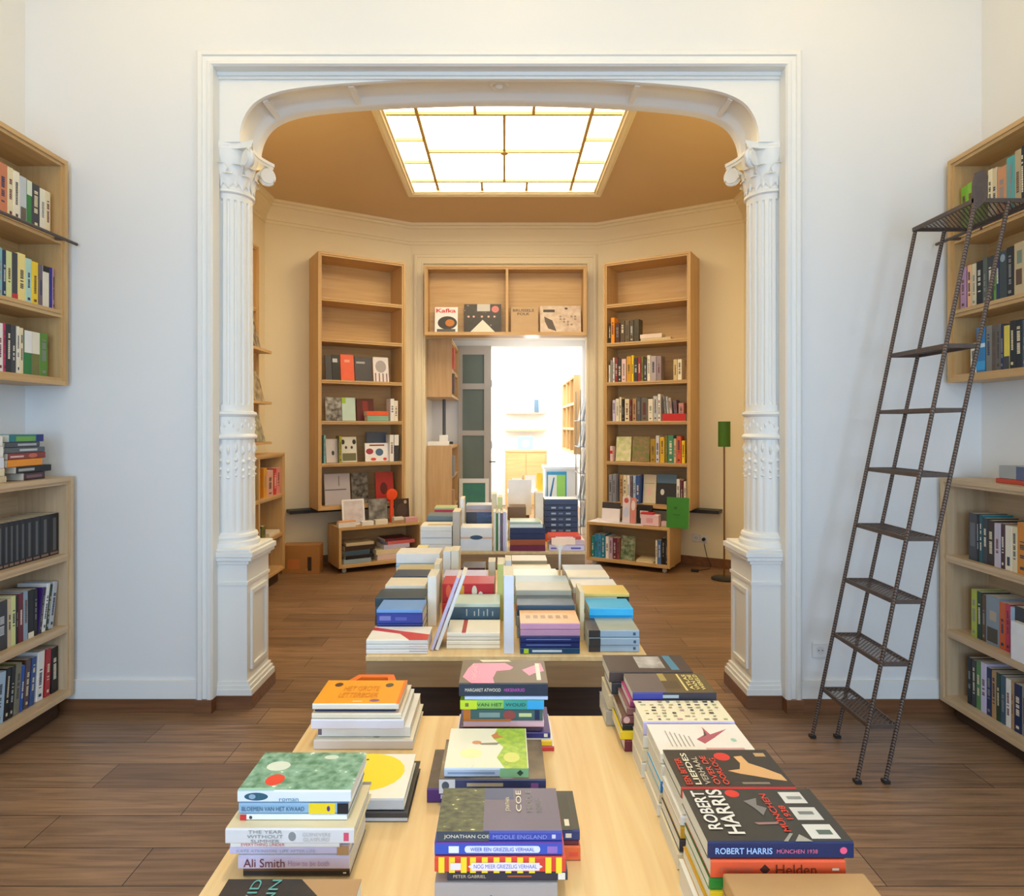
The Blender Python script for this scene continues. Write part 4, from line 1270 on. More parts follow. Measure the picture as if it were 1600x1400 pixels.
rpile(where, 1.645, [
    dict(q=(0.262, 0.2, 0.12, 0.040, 'grey', 'thick pale grey paperback'), spine='B0ACA0'),
    dict(q=(0.268, 0.2, 0.12, 0.040, 'beige', 'thick beige paperback')),
    dict(q=(0.276, 0.2, 0.12, 0.030, 'charcoal', 'charcoal paperback')),
    dict(q=(0.270, 0.215, 0.12, 0.028, '4A3E3A', 'dark brown paperback with blue picture'), art=[('top', 'rect', (0.38, 0.7, 0.2, 0.9), mottled(['C8C4C0', '5A6A8A', '8A8478'], 24)), ('top', 'poly', [(0.76, 0.1), (0.86, 0.1), (0.84, 0.95), (0.75, 0.95)], '4A86A0')]),
])

# ------------------------------------------------------------------ middle and rear table
def pile(x0, x1, Y, ytop, cols, where, group, W=0.135, z0=TABLE_Z, whole=True, ybot=None):
    H = EYE - (ytop - CY) * Y / FPX - z0 - 0.0005
    tw = sum(c[1] for c in cols)
    n = len(cols)
    z = z0 + 0.0005
    for i, cc in enumerate(cols):
        c, w = cc[:2]
        op = dict(cc[2]) if len(cc) > 2 else {}
        T = H * w / tw - 0.0008
        a, b = op.pop('x0', x0), op.pop('x1', x1)
        j = op.pop('j', random.uniform(-0.004, 0.004))
        d = op.pop('d', word(c) + ' book' if c in PAL else 'pale book')
        pos = ('top' if i == n - 1 else 'bottom' if i == 0 else ORD[n - 1 - i] + ' from top') + ' of ' if n > 1 else ''
        lab = f'{d}, {pos}{where}'
        book((b - a) * Y / FPX, op.pop('W', W), T, c, Matrix.Translation(((a - CX) * Y / FPX, Y + j, z)), lab, group, whole=whole, **op)
        z += T + 0.0008
    return z
random.seed(5)
GM = 'piles on the middle table'
RIB = [('top', 'poly', [(0.0, 0.72), (0.5, 0.45), (0.7, 0.0), (1, 0.0), (1, 0.4), (0.72, 0.55), (0.5, 0.66), (0.0, 0.95)], 'D0402E')]
colA, colB, colC, colD = 'first column, middle table', 'second column, middle table', 'third column, middle table', 'fourth column, middle table'
pile(572, 668, 2.165, 1000, [('white', 1, {'art': [('spine', 'rect', (0.7, 1, 0.6, 0.75), 'mauve')]}), ('white', 1, {'art': [('spine', 'rect', (0.7, 1, 0.6, 0.75), 'palepink')]}), ('F1ECDF', 1, {'art': RIB, 'd': 'white book with red ribbon print'})], 'nearest pile, ' + colA, GM, W=0.145, whole=False)
pile(589, 660, 2.33, 952, [('blue', 1), ('navy', 1, {'spine': '2A3A8A'}), ('34429A', 1.6, {'d': 'violet blue book', 'art': [('spine', 'rect', (0.05, 0.3, 0.3, 0.7), '7A80C0'), ('spine', 'rect', (0.4, 0.65, 0.3, 0.6), '5A62B0')]}), ('6FA0DC', 0.5, {'d': 'light blue book'})], 'second pile back, ' + colA, GM)
pile(586, 664, 2.48, 934, [('charcoal', 1), ('slate', 1), ('2E4450', 1, {'d': 'dark teal book'})], 'third pile back, ' + colA, GM)
pile(602, 665, 2.63, 914, [('black', 1), ('navy', 1), ('coral', 0.5), ('ivory', 0.4)], 'fourth pile back, ' + colA, GM)
pile(614, 668, 2.78, 900, [('maroon', 1), ('charcoal', 1), ('2F4256', 1, {'d': 'dark blue book', 'art': [('spine', 'disc', (0.2, 0.5, 0.08, 0.4), 'tan')]})], 'fifth pile back, ' + colA, GM)
pile(619, 680, 2.93, 891, [('cream', 1), ('C9B47A', 1, {'d': 'straw coloured book'})], 'sixth pile back, ' + colA, GM)
pile(619, 687, 3.08, 865, [('white', 1), ('white', 1), ('paleblue', 0.3), ('white', 1)], 'seventh pile back, ' + colA, GM, W=0.15)
pile(650, 667, 3.26, 857, [('olive', 3), ('F2E6A8', 1, {'d': 'cream notepad'})], 'rearmost pile, ' + colA, GM, W=0.1)
pile(698, 781, 2.22, 988, [('F3E9D2', 1, {'d': 'cream book'}), ('F0E6D0', 1, {'d': 'cream book'}), ('F3EAD6', 1, {'d': 'cream book'}), ('F6EFDC', 1, {'d': 'cream book with red ribbon print', 'art': [('top', 'rect', (0.28, 0.36, 0, 1), 'B83A34')]})], 'nearest pile, ' + colB, GM, W=0.15, whole=False)
pile(700, 781, 2.4, 943, [('3E5C70', 1, {'d': 'slate book'}), ('4A6678', 1, {'d': 'slate book', 'art': [('spine', 'rect', (u, u + 0.02, 0.3, 0.9 - 0.2 * (k % 2)), 'C0C8C0') for k, u in enumerate((0.35, 0.5, 0.58, 0.68, 0.75, 0.85))]}), ('C8DCD2', 0.35, {'d': 'pale mint book'})], 'second pile back, ' + colB, GM)
pile(691, 772, 2.55, 912, [('red', 1.2), ('C4262E', 1.4, {'d': 'red book with yellow print', 'art': [('spine', 'rect', (0.28, 0.42, 0.1, 0.9), 'E0A030'), ('spine', 'disc', (0.62, 0.6, 0.05, 0.3), 'ivory'), ('spine', 'disc', (0.74, 0.35, 0.05, 0.25), 'ivory'), ('spine', 'disc', (0.12, 0.6, 0.05, 0.35), 'coral')]})], 'third pile back, ' + colB, GM)
pile(692, 760, 2.72, 901, [('navy', 1), ('cobalt', 1, {'spine': '3A4A90'}), ('lilac', 0.3)], 'fourth pile back, ' + colB, GM)
pile(722, 758, 2.9, 887, [('black', 1), ('darkbrown', 1, {'spine': '4A1C1C'})], 'rearmost pile, ' + colB, GM)
pile(813, 906, 2.165, 973, [('1C4A6E', 0.9, {'d': 'petrol blue book', 'art': [('spine', 'rect', (0.06, 0.14, 0.1, 0.9), 'B8D82C'), ('spine', 'rect', (0.2, 0.7, 0.3, 0.7), 'D0DCE4')]}), ('navy', 0.9, {'spine': '22306A', 'art': [('spine', 'rect', (0.1, 0.85, 0.4, 0.6), '6A7AB0')]}), ('navy', 0.9, {'spine': '22306A', 'art': [('spine', 'rect', (0.1, 0.85, 0.4, 0.6), '6A7AB0')]}), ('C898B4', 1, {'d': 'mauve book'}), ('F2BC86', 1, {'spine': 'D8A0BC', 'd': 'peach covered book with mauve spine', 'art': [('top', 'rect', (0.1 + 0.13 * k, 0.18 + 0.13 * k, 0.35, 0.6), 'B0885A') for k in range(6)]})], 'nearest pile, ' + colC, GM, W=0.152, whole=False)
pile(808, 898, 2.335, 945, [('paleblue', 1), ('silver', 1), ('3A5468', 1, {'d': 'slate blue book'})], 'second pile back, ' + colC, GM, W=0.135)
pile(806, 893, 2.48, 922, [('greyblue', 1), ('coral', 0.5), ('B9B6A4', 1, {'d': 'stone grey book', 'art': [('spine', 'rect', (0.12, 0.4, 0.1, 0.5), 'coral')]})], 'third pile back, ' + colC, GM)
pile(806, 889, 2.63, 911, [('silver', 1), ('white', 1), ('A9BCC4', 0.7, {'d': 'grey blue book'})], 'fourth pile back, ' + colC, GM)
pile(802, 872, 2.78, 899, [('mint', 1), ('white', 1), ('DCE8DC', 1, {'d': 'pale mint book'})], 'fifth pile back, ' + colC, GM)
pile(800, 862, 2.93, 891, [('charcoal', 1), ('cream', 0.7)], 'sixth pile back, ' + colC, GM)
pile(800, 855, 3.08, 876, [('black', 1), ('darkgreen', 0.6), ('beige', 0.9, {'spine': 'A89878'})], 'rearmost pile, ' + colC, GM)
BLK3 = [('spine', 'rect', (0, 0.23, 0, 1), '3A3632'), ('spine', 'rect', (0.88, 0.93, 0.3, 0.7), '4A5666')]
pile(920, 999, 2.185, 985, [('9FB4C4', 1, {'d': 'grey blue book with black end', 'art': BLK3}), ('9FB4C4', 1, {'d': 'grey blue book with black end', 'art': BLK3}), ('9FB4C4', 1, {'d': 'grey blue book with black end', 'top': 'A9AE9C', 'art': BLK3 + [('top', 'rect', (0, 0.22, 0, 1), '4A3E36')]})], 'nearest pile, ' + colD, GM, W=0.14, whole=False)
pile(921, 989, 2.335, 950, [('sky', 1), ('1FA4DC', 1.3, {'d': 'bright sky blue book'}), ('38B4E8', 0.8, {'d': 'light sky blue book'})], 'second pile back, ' + colD, GM)
pile(907, 983, 2.48, 927, [('white', 1), ('olive', 0.35), ('white', 1, {'art': [('spine', 'rect', (0.75, 1, 0.5, 1), 'black')]}), ('E6C868', 0.3, {'d': 'straw yellow book'})], 'third pile back, ' + colD, GM)
pile(896, 966, 2.63, 917, [('white', 1), ('palepink', 1), ('white', 0.7)], 'fourth pile back, ' + colD, GM)
pile(887, 952, 2.78, 901, [('ivory', 1), ('white', 1), ('ivory', 1, {'art': [('spine', 'rect', (0.3, 0.7, 0.3, 0.7), 'palepink')]})], 'fifth pile back, ' + colD, GM)
pile(882, 945, 2.93, 892, [('beige', 1), ('gold', 0.4), ('silver', 0.7)], 'sixth pile back, ' + colD, GM)
# books standing between the columns, used as separators
GS = 'standing books between the piles'
T0 = Case(0, 0, 0)
def upright(p0, p1, Y, ytop, c, label, W=0.13, lean=0, **kw):
    h = EYE - (ytop - CY) * Y / FPX - TABLE_Z
    x0, x1 = (p0 - CX) * Y / FPX, (p1 - CX) * Y / FPX
    B = Matrix(((0, 0, -1, 0), (0, 1, 0, 0), (1, 0, 0, 0), (0, 0, 0, 1)))
    M = Matrix.Translation((x1, Y, TABLE_Z + 0.0008)) @ Matrix.Rotation(R(lean), 4, 'Y') @ B
    book(h, W, x1 - x0, c, M, label, GS, whole=True, **kw)
upright(668, 682, 2.47, 901, 'F4EEE0', 'white book standing beside the red piles, between first and second columns')
upright(678, 687, 2.76, 882, 'cream', 'cream book standing behind the white one, between first and second columns')
upright(692, 704, 3.0, 862, 'white', 'white book standing left of its twin, at rear of second column')
upright(704.5, 717, 3.0, 861, 'ivory', 'ivory book standing left of the dark gap, at rear of second column')
upright(672, 677, 2.2, 897, 'lilac', 'thin lilac booklet leaning across the gap, left of its white neighbour', lean=20, W=0.12)
upright(679, 685, 2.2, 892, 'white', 'thin white booklet leaning across the gap, right of its lilac neighbour', lean=20, W=0.12)
upright(787, 803, 2.17, 900, 'F0EFEA', 'tall white book standing upright at front between second and third columns', W=0.16, spine='E6E8EE')
upright(777, 787, 2.54, 882, 'C9CC7A', 'yellow green book standing behind the tall white one on middle table', W=0.14)
upright(763, 774, 2.9, 878, 'ivory', 'ivory book standing at the rear, right of the maroon pile', W=0.1)
upright(780, 789, 2.8, 880, 'cream', 'cream book standing at the rear, left of a white one', W=0.12)
upright(789.5, 799, 2.8, 876, 'white', 'white book standing at the rear, right of a cream one', W=0.12)
upright(906, 913, 2.3, 925, 'E8D8B0', 'straw coloured book standing between third and fourth columns')
o = thing('card_holder', 'white stem card holder rising behind the third column on middle table', 'card holder', Matrix.Translation((0.268, 3.1, TABLE_Z)))
MB().lathe([(0.03, 0.0005), (0.03, 0.006), (0.006, 0.009)], n=20).build('foot', WHITE, o, smooth=True)
MB().lathe([(0.0055, 0.006), (0.0055, 0.16), (0.009, 0.175), (0.03, 0.2)], n=16).build('stem', WHITE, o, smooth=True)
MB().box(-0.04, -0.004, 0.2, 0.075, 0.004, 0.232).build('card', ink('F0C8A4'), o)

GR = 'piles on the rear table'
RT = 'rear table'
pile(657, 706, 3.97, 822, [('white', 1), ('EDEFEA', 1, {'d': 'white book'}), ('white', 1), ('F1EDE0', 0.8, {'d': 'white book', 'art': [('top', 'rect', (0.2, 0.95, 0.15, 0.5), 'C8B48A')]})], 'leftmost front pile on rear table', GR, W=0.18)
pile(667, 708, 4.2, 806, [('white', 1), ('white', 1), ('7C837C', 0.6, {'d': 'grey green book'}), ('6A7C84', 0.6, {'d': 'slate grey book'})], 'leftmost second row pile on rear table', GR, W=0.18)
pile(679, 713, 4.45, 793, [('grey', 1), ('silver', 1), ('D0355A', 0.35, {'d': 'crimson book'}), ('B8C48C', 0.2, {'d': 'pale green booklet'})], 'leftmost third row pile on rear table', GR, W=0.15)
pile(719.5, 769, 3.97, 824, [('E8ECEE', 1, {'d': 'thick white book'}), ('white', 0.9, {'art': [('spine', 'rect', (0, 1, 0, 0.15), 'peach'), ('spine', 'disc', (0.5, 0.1, 0.2, 0.2), 'slate')]})], 'second front pile on rear table', GR, W=0.16)
pile(728, 768, 4.42, 789, [('slate', 1), ('grey', 1), ('palepink', 0.6), ('C8C4C8', 0.5, {'d': 'pale grey book'})], 'pile behind the jeans picture on rear table', GR, W=0.15)
JEANS = mottled(['2A3A5A', '5A82BC', '7FA4DC', '3A5488'], 20, stretch=(3, 1, 1))
c0 = Case(0, 4.2, 0)
face_out(c0, TABLE_Z, 728, 768, 0.193, 'charcoal', 'book with blue jeans picture on its cover, propped up on rear table', GR, back=0.1, tilt=6, top=JEANS, art=[('top', 'rect', (0, 1, 0, 0.42), '2E2C30')], whole=True)
GU = 'standing books on the rear table'
def upr(p0, p1, Y, ytop, c, label, W=0.15):
    h = EYE - (ytop - CY) * Y / FPX - TABLE_Z
    x0, x1 = (p0 - CX) * Y / FPX, (p1 - CX) * Y / FPX
    B = Matrix(((0, 0, -1, 0), (0, 1, 0, 0), (1, 0, 0, 0), (0, 0, 0, 1)))
    book(h, W, x1 - x0 - 0.001, c, Matrix.Translation((x1, Y, TABLE_Z + 0.0008)) @ B, label, GU, whole=True)
upr(707, 718.5, 3.96, 800, 'C8BCA8', 'tall beige book standing between the two white front piles', W=0.2)
upr(718.5, 725, 4.18, 779, 'white', 'tall white book standing left of the jeans picture')
for i, (a, b, c) in enumerate(((770.5, 775, 'ivory'), (775, 778, 'green'), (778, 781.5, 'white'), (781.5, 786, 'plum'), (786, 790, 'lilac'), (790, 792.5, 'white'))):
    upr(a, b, 3.97, 800 + 2 * (i % 2), c, f'{word(c)} book standing {ORD[i]} from left in the narrow row on rear table')
upr(768, 776, 4.3, 772, 'cream', 'cream book standing behind the narrow row on rear table, left one')
upr(777, 785, 4.3, 777, 'palelime', 'pale lime book standing behind the narrow row on rear table, right one')
pile(797, 852, 3.97, 815, [('7A2440', 1, {'d': 'dark red book'}), ('A8542E', 1, {'d': 'rust red book'}), ('navy', 1), ('navy', 1), ('E4E8DC', 0.7, {'d': 'white book', 'x1': 848}), ('B8C8B4', 0.4, {'d': 'pale green booklet', 'x1': 845})], 'third front pile on rear table', GR, W=0.16)
pile(793, 822, 4.35, 792, [('silver', 1), ('ivory', 1), ('7A5A34', 1.3, {'d': 'brown box file'})], 'pile under the white screen on rear table', GR, W=0.16)
upr(836, 849, 4.3, 770, 'F2E6CC', 'tall cream book standing left of the dark blue pile')
pile(858, 913, 3.97, 838, [('E2D6EA', 0.9, {'d': 'pale lilac book', 'art': [('spine', 'rect', (0.05, 0.3, 0.3, 0.6), '7A6AB0'), ('spine', 'rect', (0.62, 0.9, 0.3, 0.6), '6A5AA8')]}), ('E8C4C0', 0.8, {'d': 'pink book', 'x0': 862}), ('D8503E', 0.5, {'d': 'red book with white label', 'x0': 858, 'x1': 908, 'art': [('spine', 'rect', (0.2, 0.75, 0.1, 0.9), 'F0E4E0')]})], 'rightmost front pile on rear table', GR, W=0.16)
pile(851, 903, 4.3, 780, [('coral', 1.4, {'d': 'coral red book'})] + [('26324E', 1, {'d': 'dark blue volume', 'art': [('spine', 'rect', (0.2, 0.34, 0.35, 0.65), 'A8B4B8'), ('spine', 'rect', (0.42, 0.55, 0.35, 0.65), '6A7488'), ('spine', 'rect', (0.64, 0.78, 0.35, 0.65), '98A6AC')]}) for _ in range(5)] + [('34405A', 1, {'d': 'dark blue volume', 'top': 'silver'})], 'tall dark pile at right of rear table', GR, W=0.17)
o = thing('display_screen', 'white sheet propped on a brown stand at the back of rear table', 'sign', Matrix.Translation((0.13, 4.7, TABLE_Z)))
MB().box(-0.08, 0, 0.0005, 0.08, 0.1, 0.012).build('foot', ink('brown'), o)
MB().box(0.03, 0.03, 0.012, 0.055, 0.05, 0.3).build('post', ink('brown'), o)
MB().box(-0.10, 0.022, 0.12, 0.07, 0.029, 0.38).build('sheet', ink('F6F2EA'), o)

# ------------------------------------------------------------------ bookcases on the side walls of the front room
A90 = R(90)
Z_UP = (2.48, 2.10)
Z_LO = (0.845, 0.475)
lu = Case(-2.28, 2.5, A90)
bookcase('wall_bookcase', 'birch bookcase hung on the left wall above the lower bookcase', lu, 0.845, 0.245, 1.715, 2.885, Z_UP)
ll = Case(-2.25, 2.5, A90)
bookcase('low_bookcase', 'low birch bookcase along the left wall under the hung one', ll, 0.845, 0.275, 0.105, 1.242, Z_LO, feet=0.1, mats=(PALE, BIRCHZ_DAYLIT))
ru = Case(2.315, 3.345, -A90)
bookcase('wall_bookcase', 'birch bookcase hung on the right wall behind the iron ladder', ru, 0.845, 0.2, 1.73, 2.885, Z_UP)
rl = Case(2.278, 3.345, -A90)
bookcase('low_bookcase', 'low birch bookcase along the right wall beside the iron ladder', rl, 0.845, 0.237, 0.075, 1.235, (0.84, 0.455), feet=0.07, mats=(PALE, BIRCHZ_DAYLIT))
ZU0, ZL0, ZR0, ZRU0 = 1.715 + 0.038, 0.105 + 0.038, 0.075 + 0.038, 1.73 + 0.038
lad_rail_l = thing('ladder_rail', 'thin dark iron ladder rail on the left hung bookcase', 'rail', Matrix.Translation((-2.238, 2.5, 2.455)))
MB().tube([(0, 0, 0), (0, 0.85, 0)], 0.008, 10).build('bar', IRON, lad_rail_l, smooth=True)
for y in (0.1, 0.75):
    MB().box(-0.041, y - 0.008, -0.006, 0, y + 0.008, 0.006).build('bracket', IRON, lad_rail_l)
lad_rail_r = thing('ladder_rail', 'thin dark iron ladder rail on the right hung bookcase, behind the ladder', 'rail', Matrix.Translation((2.262, 2.5, 2.455)))
MB().tube([(0, 0, 0), (0, 0.85, 0)], 0.008, 10).build('bar', IRON, lad_rail_r, smooth=True)
for y in (0.1, 0.75):
    MB().box(0, y - 0.008, -0.006, 0.052, y + 0.008, 0.006).build('bracket', IRON, lad_rail_r)

def two(c1, c2, v):     # spine in two colours: c1 up to v, c2 from there down
    return dict(art=[('spine', 'rect', (0, v, 0, 1), c1)])
stand(lu, Z_UP[0], [(-3, 12, 'rust', 240, {'spine': 'C87A50', 'd': 'rust red book'}), (12, 21, 'cream', 238), (21, 31, 'ivory', 235), (31, 42, 'silver', 225, {'art': [('spine', 'rect', (0, 0.35, 0.1, 0.9), '6A5A4A')], 'd': 'pale book with brown foot'}), (42, 50, 'green', 222, {'art': [('spine', 'rect', (0.68, 1, 0, 1), 'D8E0C8')], 'd': 'green book with pale top'}), (50, 62, 'charcoal', 220), (63, 71, 'ivory', 215), (71, 79, 'cream', 215)],
      'top shelf of left hung bookcase', 'books on the left hung bookcase', back=0.04, rev=True)
stand(lu, Z_UP[1], [(-4, 4, 'aqua', 225), (4, 10, 'navy', 220), (10, 19, 'palelime', 222, {'d': 'pale green book'}), (19, 28, 'charcoal', 225, {'art': [('spine', 'rect', (0.02, 0.14, 0, 1), 'red')], 'd': 'charcoal book with red foot'}), (28, 40, 'F0DC8A', 232, {'d': 'pale yellow book'}), (40, 50, 'mint', 220), (50, 60, 'F4CC20', 215, {'d': 'bright yellow book'}), (61, 67, 'plum', 210), (67, 77, 'ivory', 212, {'art': [('spine', 'rect', (0.86, 1, 0, 1), 'black')], 'd': 'ivory book with black top'}), (78, 82, '2A2A8A', 215, {'d': 'royal blue book'}), (82, 85, 'mauve', 213)],
      'middle shelf of left hung bookcase', 'books on the left hung bookcase', back=0.04, rev=True)
stand(lu, ZU0, [(-4, 5, 'white', 225), (5, 9.5, 'C0285A', 228, {'d': 'crimson book'}), (10, 18, 'black', 228), (18, 25, 'charcoal', 226), (26, 31, 'ivory', 226), (31, 37, 'cream', 222), (38, 50, 'green', 215, {'art': [('spine', 'rect', (0.5, 1, 0, 1), 'white')], 'd': 'white topped green book'}), (50, 62, 'olive', 215, {'art': [('spine', 'rect', (0.5, 1, 0, 1), 'ivory')], 'd': 'ivory topped olive book'}), (62, 75, '5E8A2A', 218, {'d': 'moss green book'})],
      'bottom shelf of left hung bookcase', 'books on the left hung bookcase', back=0.04, rev=True)
stand(ll, Z_LO[0], [(a, b, 'black', 212, {'d': 'black grey lettered volume', 'art': [('spine', 'rect', (0.12, 0.9, 0.3, 0.62), '5A5C5E'), ('spine', 'rect', (0.03, 0.08, 0.1, 0.9), '8A6A5A')]}) for a, b in ((-6, 5), (5, 14), (14, 22), (22, 31), (31, 40), (40, 51), (51, 63), (63, 77), (77, 92))],
      'top shelf of left low bookcase', 'black set on the left low bookcase', back=0.05, rev=True, W=0.15)
stand(ll, Z_LO[1], [(-6, 12, 'charcoal', 225), (12, 18, 'beige', 226), (18, 25, 'palelime', 232), (25, 29, 'black', 228), (29, 37, 'maroon', 232), (37, 44, 'greyblue', 236), (44, 53, 'black', 232, {'art': [('spine', 'rect', (0.0, 0.12, 0, 1), 'ivory')], 'd': 'black book with white foot'}), (53, 59, 'black', 230), (60, 65, 'purple', 222, {'lean': 9, 'spine': '3A3048', 'd': 'dark purple leaning book'}), (65.5, 71, 'white', 236, {'lean': 9, 'd': 'white leaning book'}), (71.5, 75, 'darkgreen', 225, {'lean': 9, 'd': 'dark green leaning book'}), (76, 83, 'silver', 232, {'lean': 9, 'd': 'silver leaning book'})],
      'middle shelf of left low bookcase', 'books on the left low bookcase', back=0.05, rev=True, W=0.15)
stand(ll, ZL0, [(-14, 5, 'paleblue', 232, {'lean': 5, 'd': 'wide pale blue book'}), (5.5, 13, 'black', 236, {'lean': 5}), (13.5, 20, 'black', 232, {'lean': 5}), (21, 30, 'olive', 236, {'lean': 5, 'spine': '7C7A6A', 'd': 'grey olive book'}), (30.5, 35.5, 'blue', 215, {'lean': 5}), (36.5, 44.5, 'brown', 232, {'lean': 5, 'spine': '5A4648'}), (46, 53, 'blue', 228, {'lean': 5, 'spine': '34528A', 'd': 'denim blue book'}), (56, 67, 'white', 240, {'lean': 4}), (70, 78, 'red', 235, {'lean': 3, 'spine': 'B03038'}), (80, 91, 'black', 228)],
      'bottom shelf of left low bookcase', 'books on the left low bookcase', back=0.05, rev=True, W=0.15)
lie(ll, 1.242, 0, 0, [(38, 70, 0.035, 'maroon', 'small dark maroon book', {'spine': '3E2A2E', 'art': [('spine', 'rect', (0.1, 0.85, 0.3, 0.7), '7A5A60')]}), (26, 80, 0.032, 'black', 'black book with white title', {'art': [('spine', 'rect', (0.05, 0.5, 0.3, 0.7), 'A8ACA8')]}), (12, 66, 0.034, 'orange', 'orange book'), (13, 71, 0.03, 'maroon', 'dark red book', {'spine': '8A3A34', 'art': [('spine', 'rect', (0.05, 0.4, 0.3, 0.6), 'D8B0A8'), ('spine', 'disc', (0.65, 0.5, 0.12, 0.35), 'C86A58')]}), (8, 70, 0.025, 'charcoal', 'charcoal book', {'spine': '5C6468', 'art': [('spine', 'rect', (0.35, 0.8, 0.3, 0.7), 'C0C4C4')]}), (8, 62, 0.025, 'charcoal', 'dark grey book', {'spine': '4A4E54', 'art': [('spine', 'rect', (0.35, 0.9, 0.3, 0.7), 'B0B4B8')]}), (15, 68, 0.035, 'teal', 'teal book with green spine', {'spine': '2A7A80', 'art': [('spine', 'rect', (0.18, 0.75, 0.1, 0.75), '6FAA4A'), ('spine', 'rect', (0.78, 1, 0, 1), '22307A')]})],
    'right pile on left low bookcase', 'books on top of the left low bookcase', back=0.05, W=0.15)
lie(ll, 1.242, 0, 0, [(-30, 10, 0.03, 'beige', 'beige book'), (-30, 7, 0.035, 'cream', 'cream book'), (-30, 6, 0.05, 'white', 'thick white book', {'spine': 'E2E4EC'}), (-30, 5, 0.05, 'white', 'thick white book'), (-30, 4, 0.045, 'white', 'white book')],
    'pale pile on the left low bookcase', 'books on top of the left low bookcase', back=0.05, W=0.14)
GRU, GRL = 'books on the right hung bookcase', 'books on the right low bookcase'
stand(ru, Z_UP[0], [(1501, 1511, 'lime', 245, {'spine': '78B020', 'd': 'lime green book'}), (1511, 1521, '86B82C', 250, {'d': 'bright green book'}), (1543, 1550, 'cream', 262), (1550, 1557, 'beige', 258), (1558, 1572, 'C88A5C', 245, {'d': 'orange tan book'}), (1572, 1585, 'teal', 272, {'spine': '4AA0A0', 'd': 'turquoise book'}), (1585, 1595, 'B4A07A', 284, {'d': 'khaki book'}), (1595, 1600, 'black', 290)],
      'top shelf of right hung bookcase', GRU, back=0.03, W=0.13)
stand(ru, Z_UP[1], [(1500, 1509, 'mauve', 215), (1511, 1517.5, 'peach', 215), (1518, 1525, 'cream', 214), (1525, 1535, 'black', 218), (1535, 1542, '5A6256', 226, {'d': 'grey green book'}), (1542, 1552, 'charcoal', 222), (1552, 1556, 'lime', 190, {'spine': '6A9A30'}), (1556, 1561, 'navy', 226), (1561, 1572, '3A4446', 228, {'d': 'dark slate book', 'art': [('spine', 'disc', (0.85, 0.5, 0.08, 0.35), '98A8B0')]}), (1572, 1584, 'black', 234), (1584, 1600, 'C8B48A', 240, {'d': 'wide tan book with brown print', 'art': [('spine', 'rect', (0.2, 0.5, 0.2, 0.8), 'brown'), ('spine', 'rect', (0.6, 0.85, 0.2, 0.7), '7A8A7A')]})],
      'middle shelf of right hung bookcase', GRU, back=0.03, W=0.13)
stand(ru, ZRU0, [(1516, 1525, 'ivory', 150), (1525, 1539, '2A7AB0', 222, {'d': 'blue book with white stripe', 'art': [('spine', 'rect', (0.55, 0.64, 0, 1), 'C8E0EC'), ('spine', 'rect', (0.05, 0.25, 0, 1), '3AA0D8')]}), (1540, 1549, '7A7870', 222, {'d': 'stone grey book'}), (1549, 1556, '5C5248', 220, {'d': 'grey brown book'}), (1556, 1563, '6A6058', 220, {'d': 'taupe book'}), (1563, 1568, 'navy', 210), (1568, 1577, 'E0CC4A', 205, {'d': 'yellow book with black foot', 'art': [('spine', 'rect', (0, 0.3, 0, 1), 'charcoal')]}), (1577, 1586, 'black', 222), (1586, 1597, 'black', 220), (1597, 1604, 'slate', 215)],
      'bottom shelf of right hung bookcase', GRU, back=0.03, W=0.13)
stand(rl, 0.84, [(1513, 1526, '46464A', 232, {'d': 'dark grey book', 'art': [('spine', 'rect', (0.3, 0.8, 0.2, 0.8), '6A6C70')]}), (1526, 1529.5, 'black', 228), (1529.5, 1535, 'teal', 230, {'spine': '2A5A60'}), (1535, 1543, 'charcoal', 220), (1543, 1553, 'darkbrown', 214), (1553, 1563, 'lilac', 206, {'spine': 'C8BEC8'}), (1563.5, 1570, 'maroon', 208, {'spine': '4A2A34'}), (1570, 1581, 'ivory', 205, {'art': [('spine', 'rect', (0.1, 0.3, 0.3, 0.7), 'charcoal')]}), (1581, 1589, 'cream', 206), (1589, 1605, 'orange', 230, {'spine': 'D8882A'})],
      'top shelf of right low bookcase', GRL, back=0.04, W=0.15)
stand(rl, 0.455, [(1517, 1526, 'B4BC4A', 235, {'d': 'lime yellow book'}), (1526, 1534, 'darkgreen', 232), (1534, 1540, 'brown', 226), (1540, 1561, '8A98A4', 232, {'d': 'wide grey blue picture book', 'top': 'slate', 'art': [('spine', 'rect', (0.05, 0.35, 0.1, 0.9), '4A4438'), ('spine', 'rect', (0.5, 0.7, 0.2, 0.7), 'B8A890')]}), (1561, 1571, 'coral', 220, {'spine': 'D0602A', 'd': 'orange red book'}), (1571, 1578, 'C83A5A', 222, {'d': 'raspberry pink book'}), (1578, 1585, 'paleblue', 215), (1585, 1600, 'charcoal', 226)],
      'middle shelf of right low bookcase', GRL, back=0.06, W=0.14)
stand(rl, ZR0, [(1511, 1518, 'black', 232), (1518, 1525, 'charcoal', 230), (1525, 1532, 'green', 235, {'spine': '5A8A4A'}), (1532, 1541, 'lilac', 240), (1541, 1549, 'navy', 228), (1549, 1556, 'tan', 225), (1556, 1563, 'darkgreen', 226), (1563, 1571, 'slate', 224), (1571, 1579, 'white', 222), (1579, 1584, 'tan', 222), (1584, 1596, 'navy', 218), (1596, 1606, 'grey', 220)],
      'bottom shelf of right low bookcase', GRL, back=0.05, W=0.15)
face_out(rl, 0.455, 1579, 1604, 0.17, 'F0F0F2', 'white boxed book standing in front of the row on right low bookcase', GRL, back=0.008, tilt=0, T=0.03)
lie(rl, 1.235, 0, 0, [(1556, 1612, 0.022, 'C8482E', 'brick red book'), (1561, 1616, 0.06, 'A4A49E', 'thick grey book', {'spine': 'A8AAA4', 'art': [('spine', 'rect', (0.5, 1, 0, 1), '5A6484')]})], 'pair on top of right low bookcase', GRL, back=0.06, W=0.14)

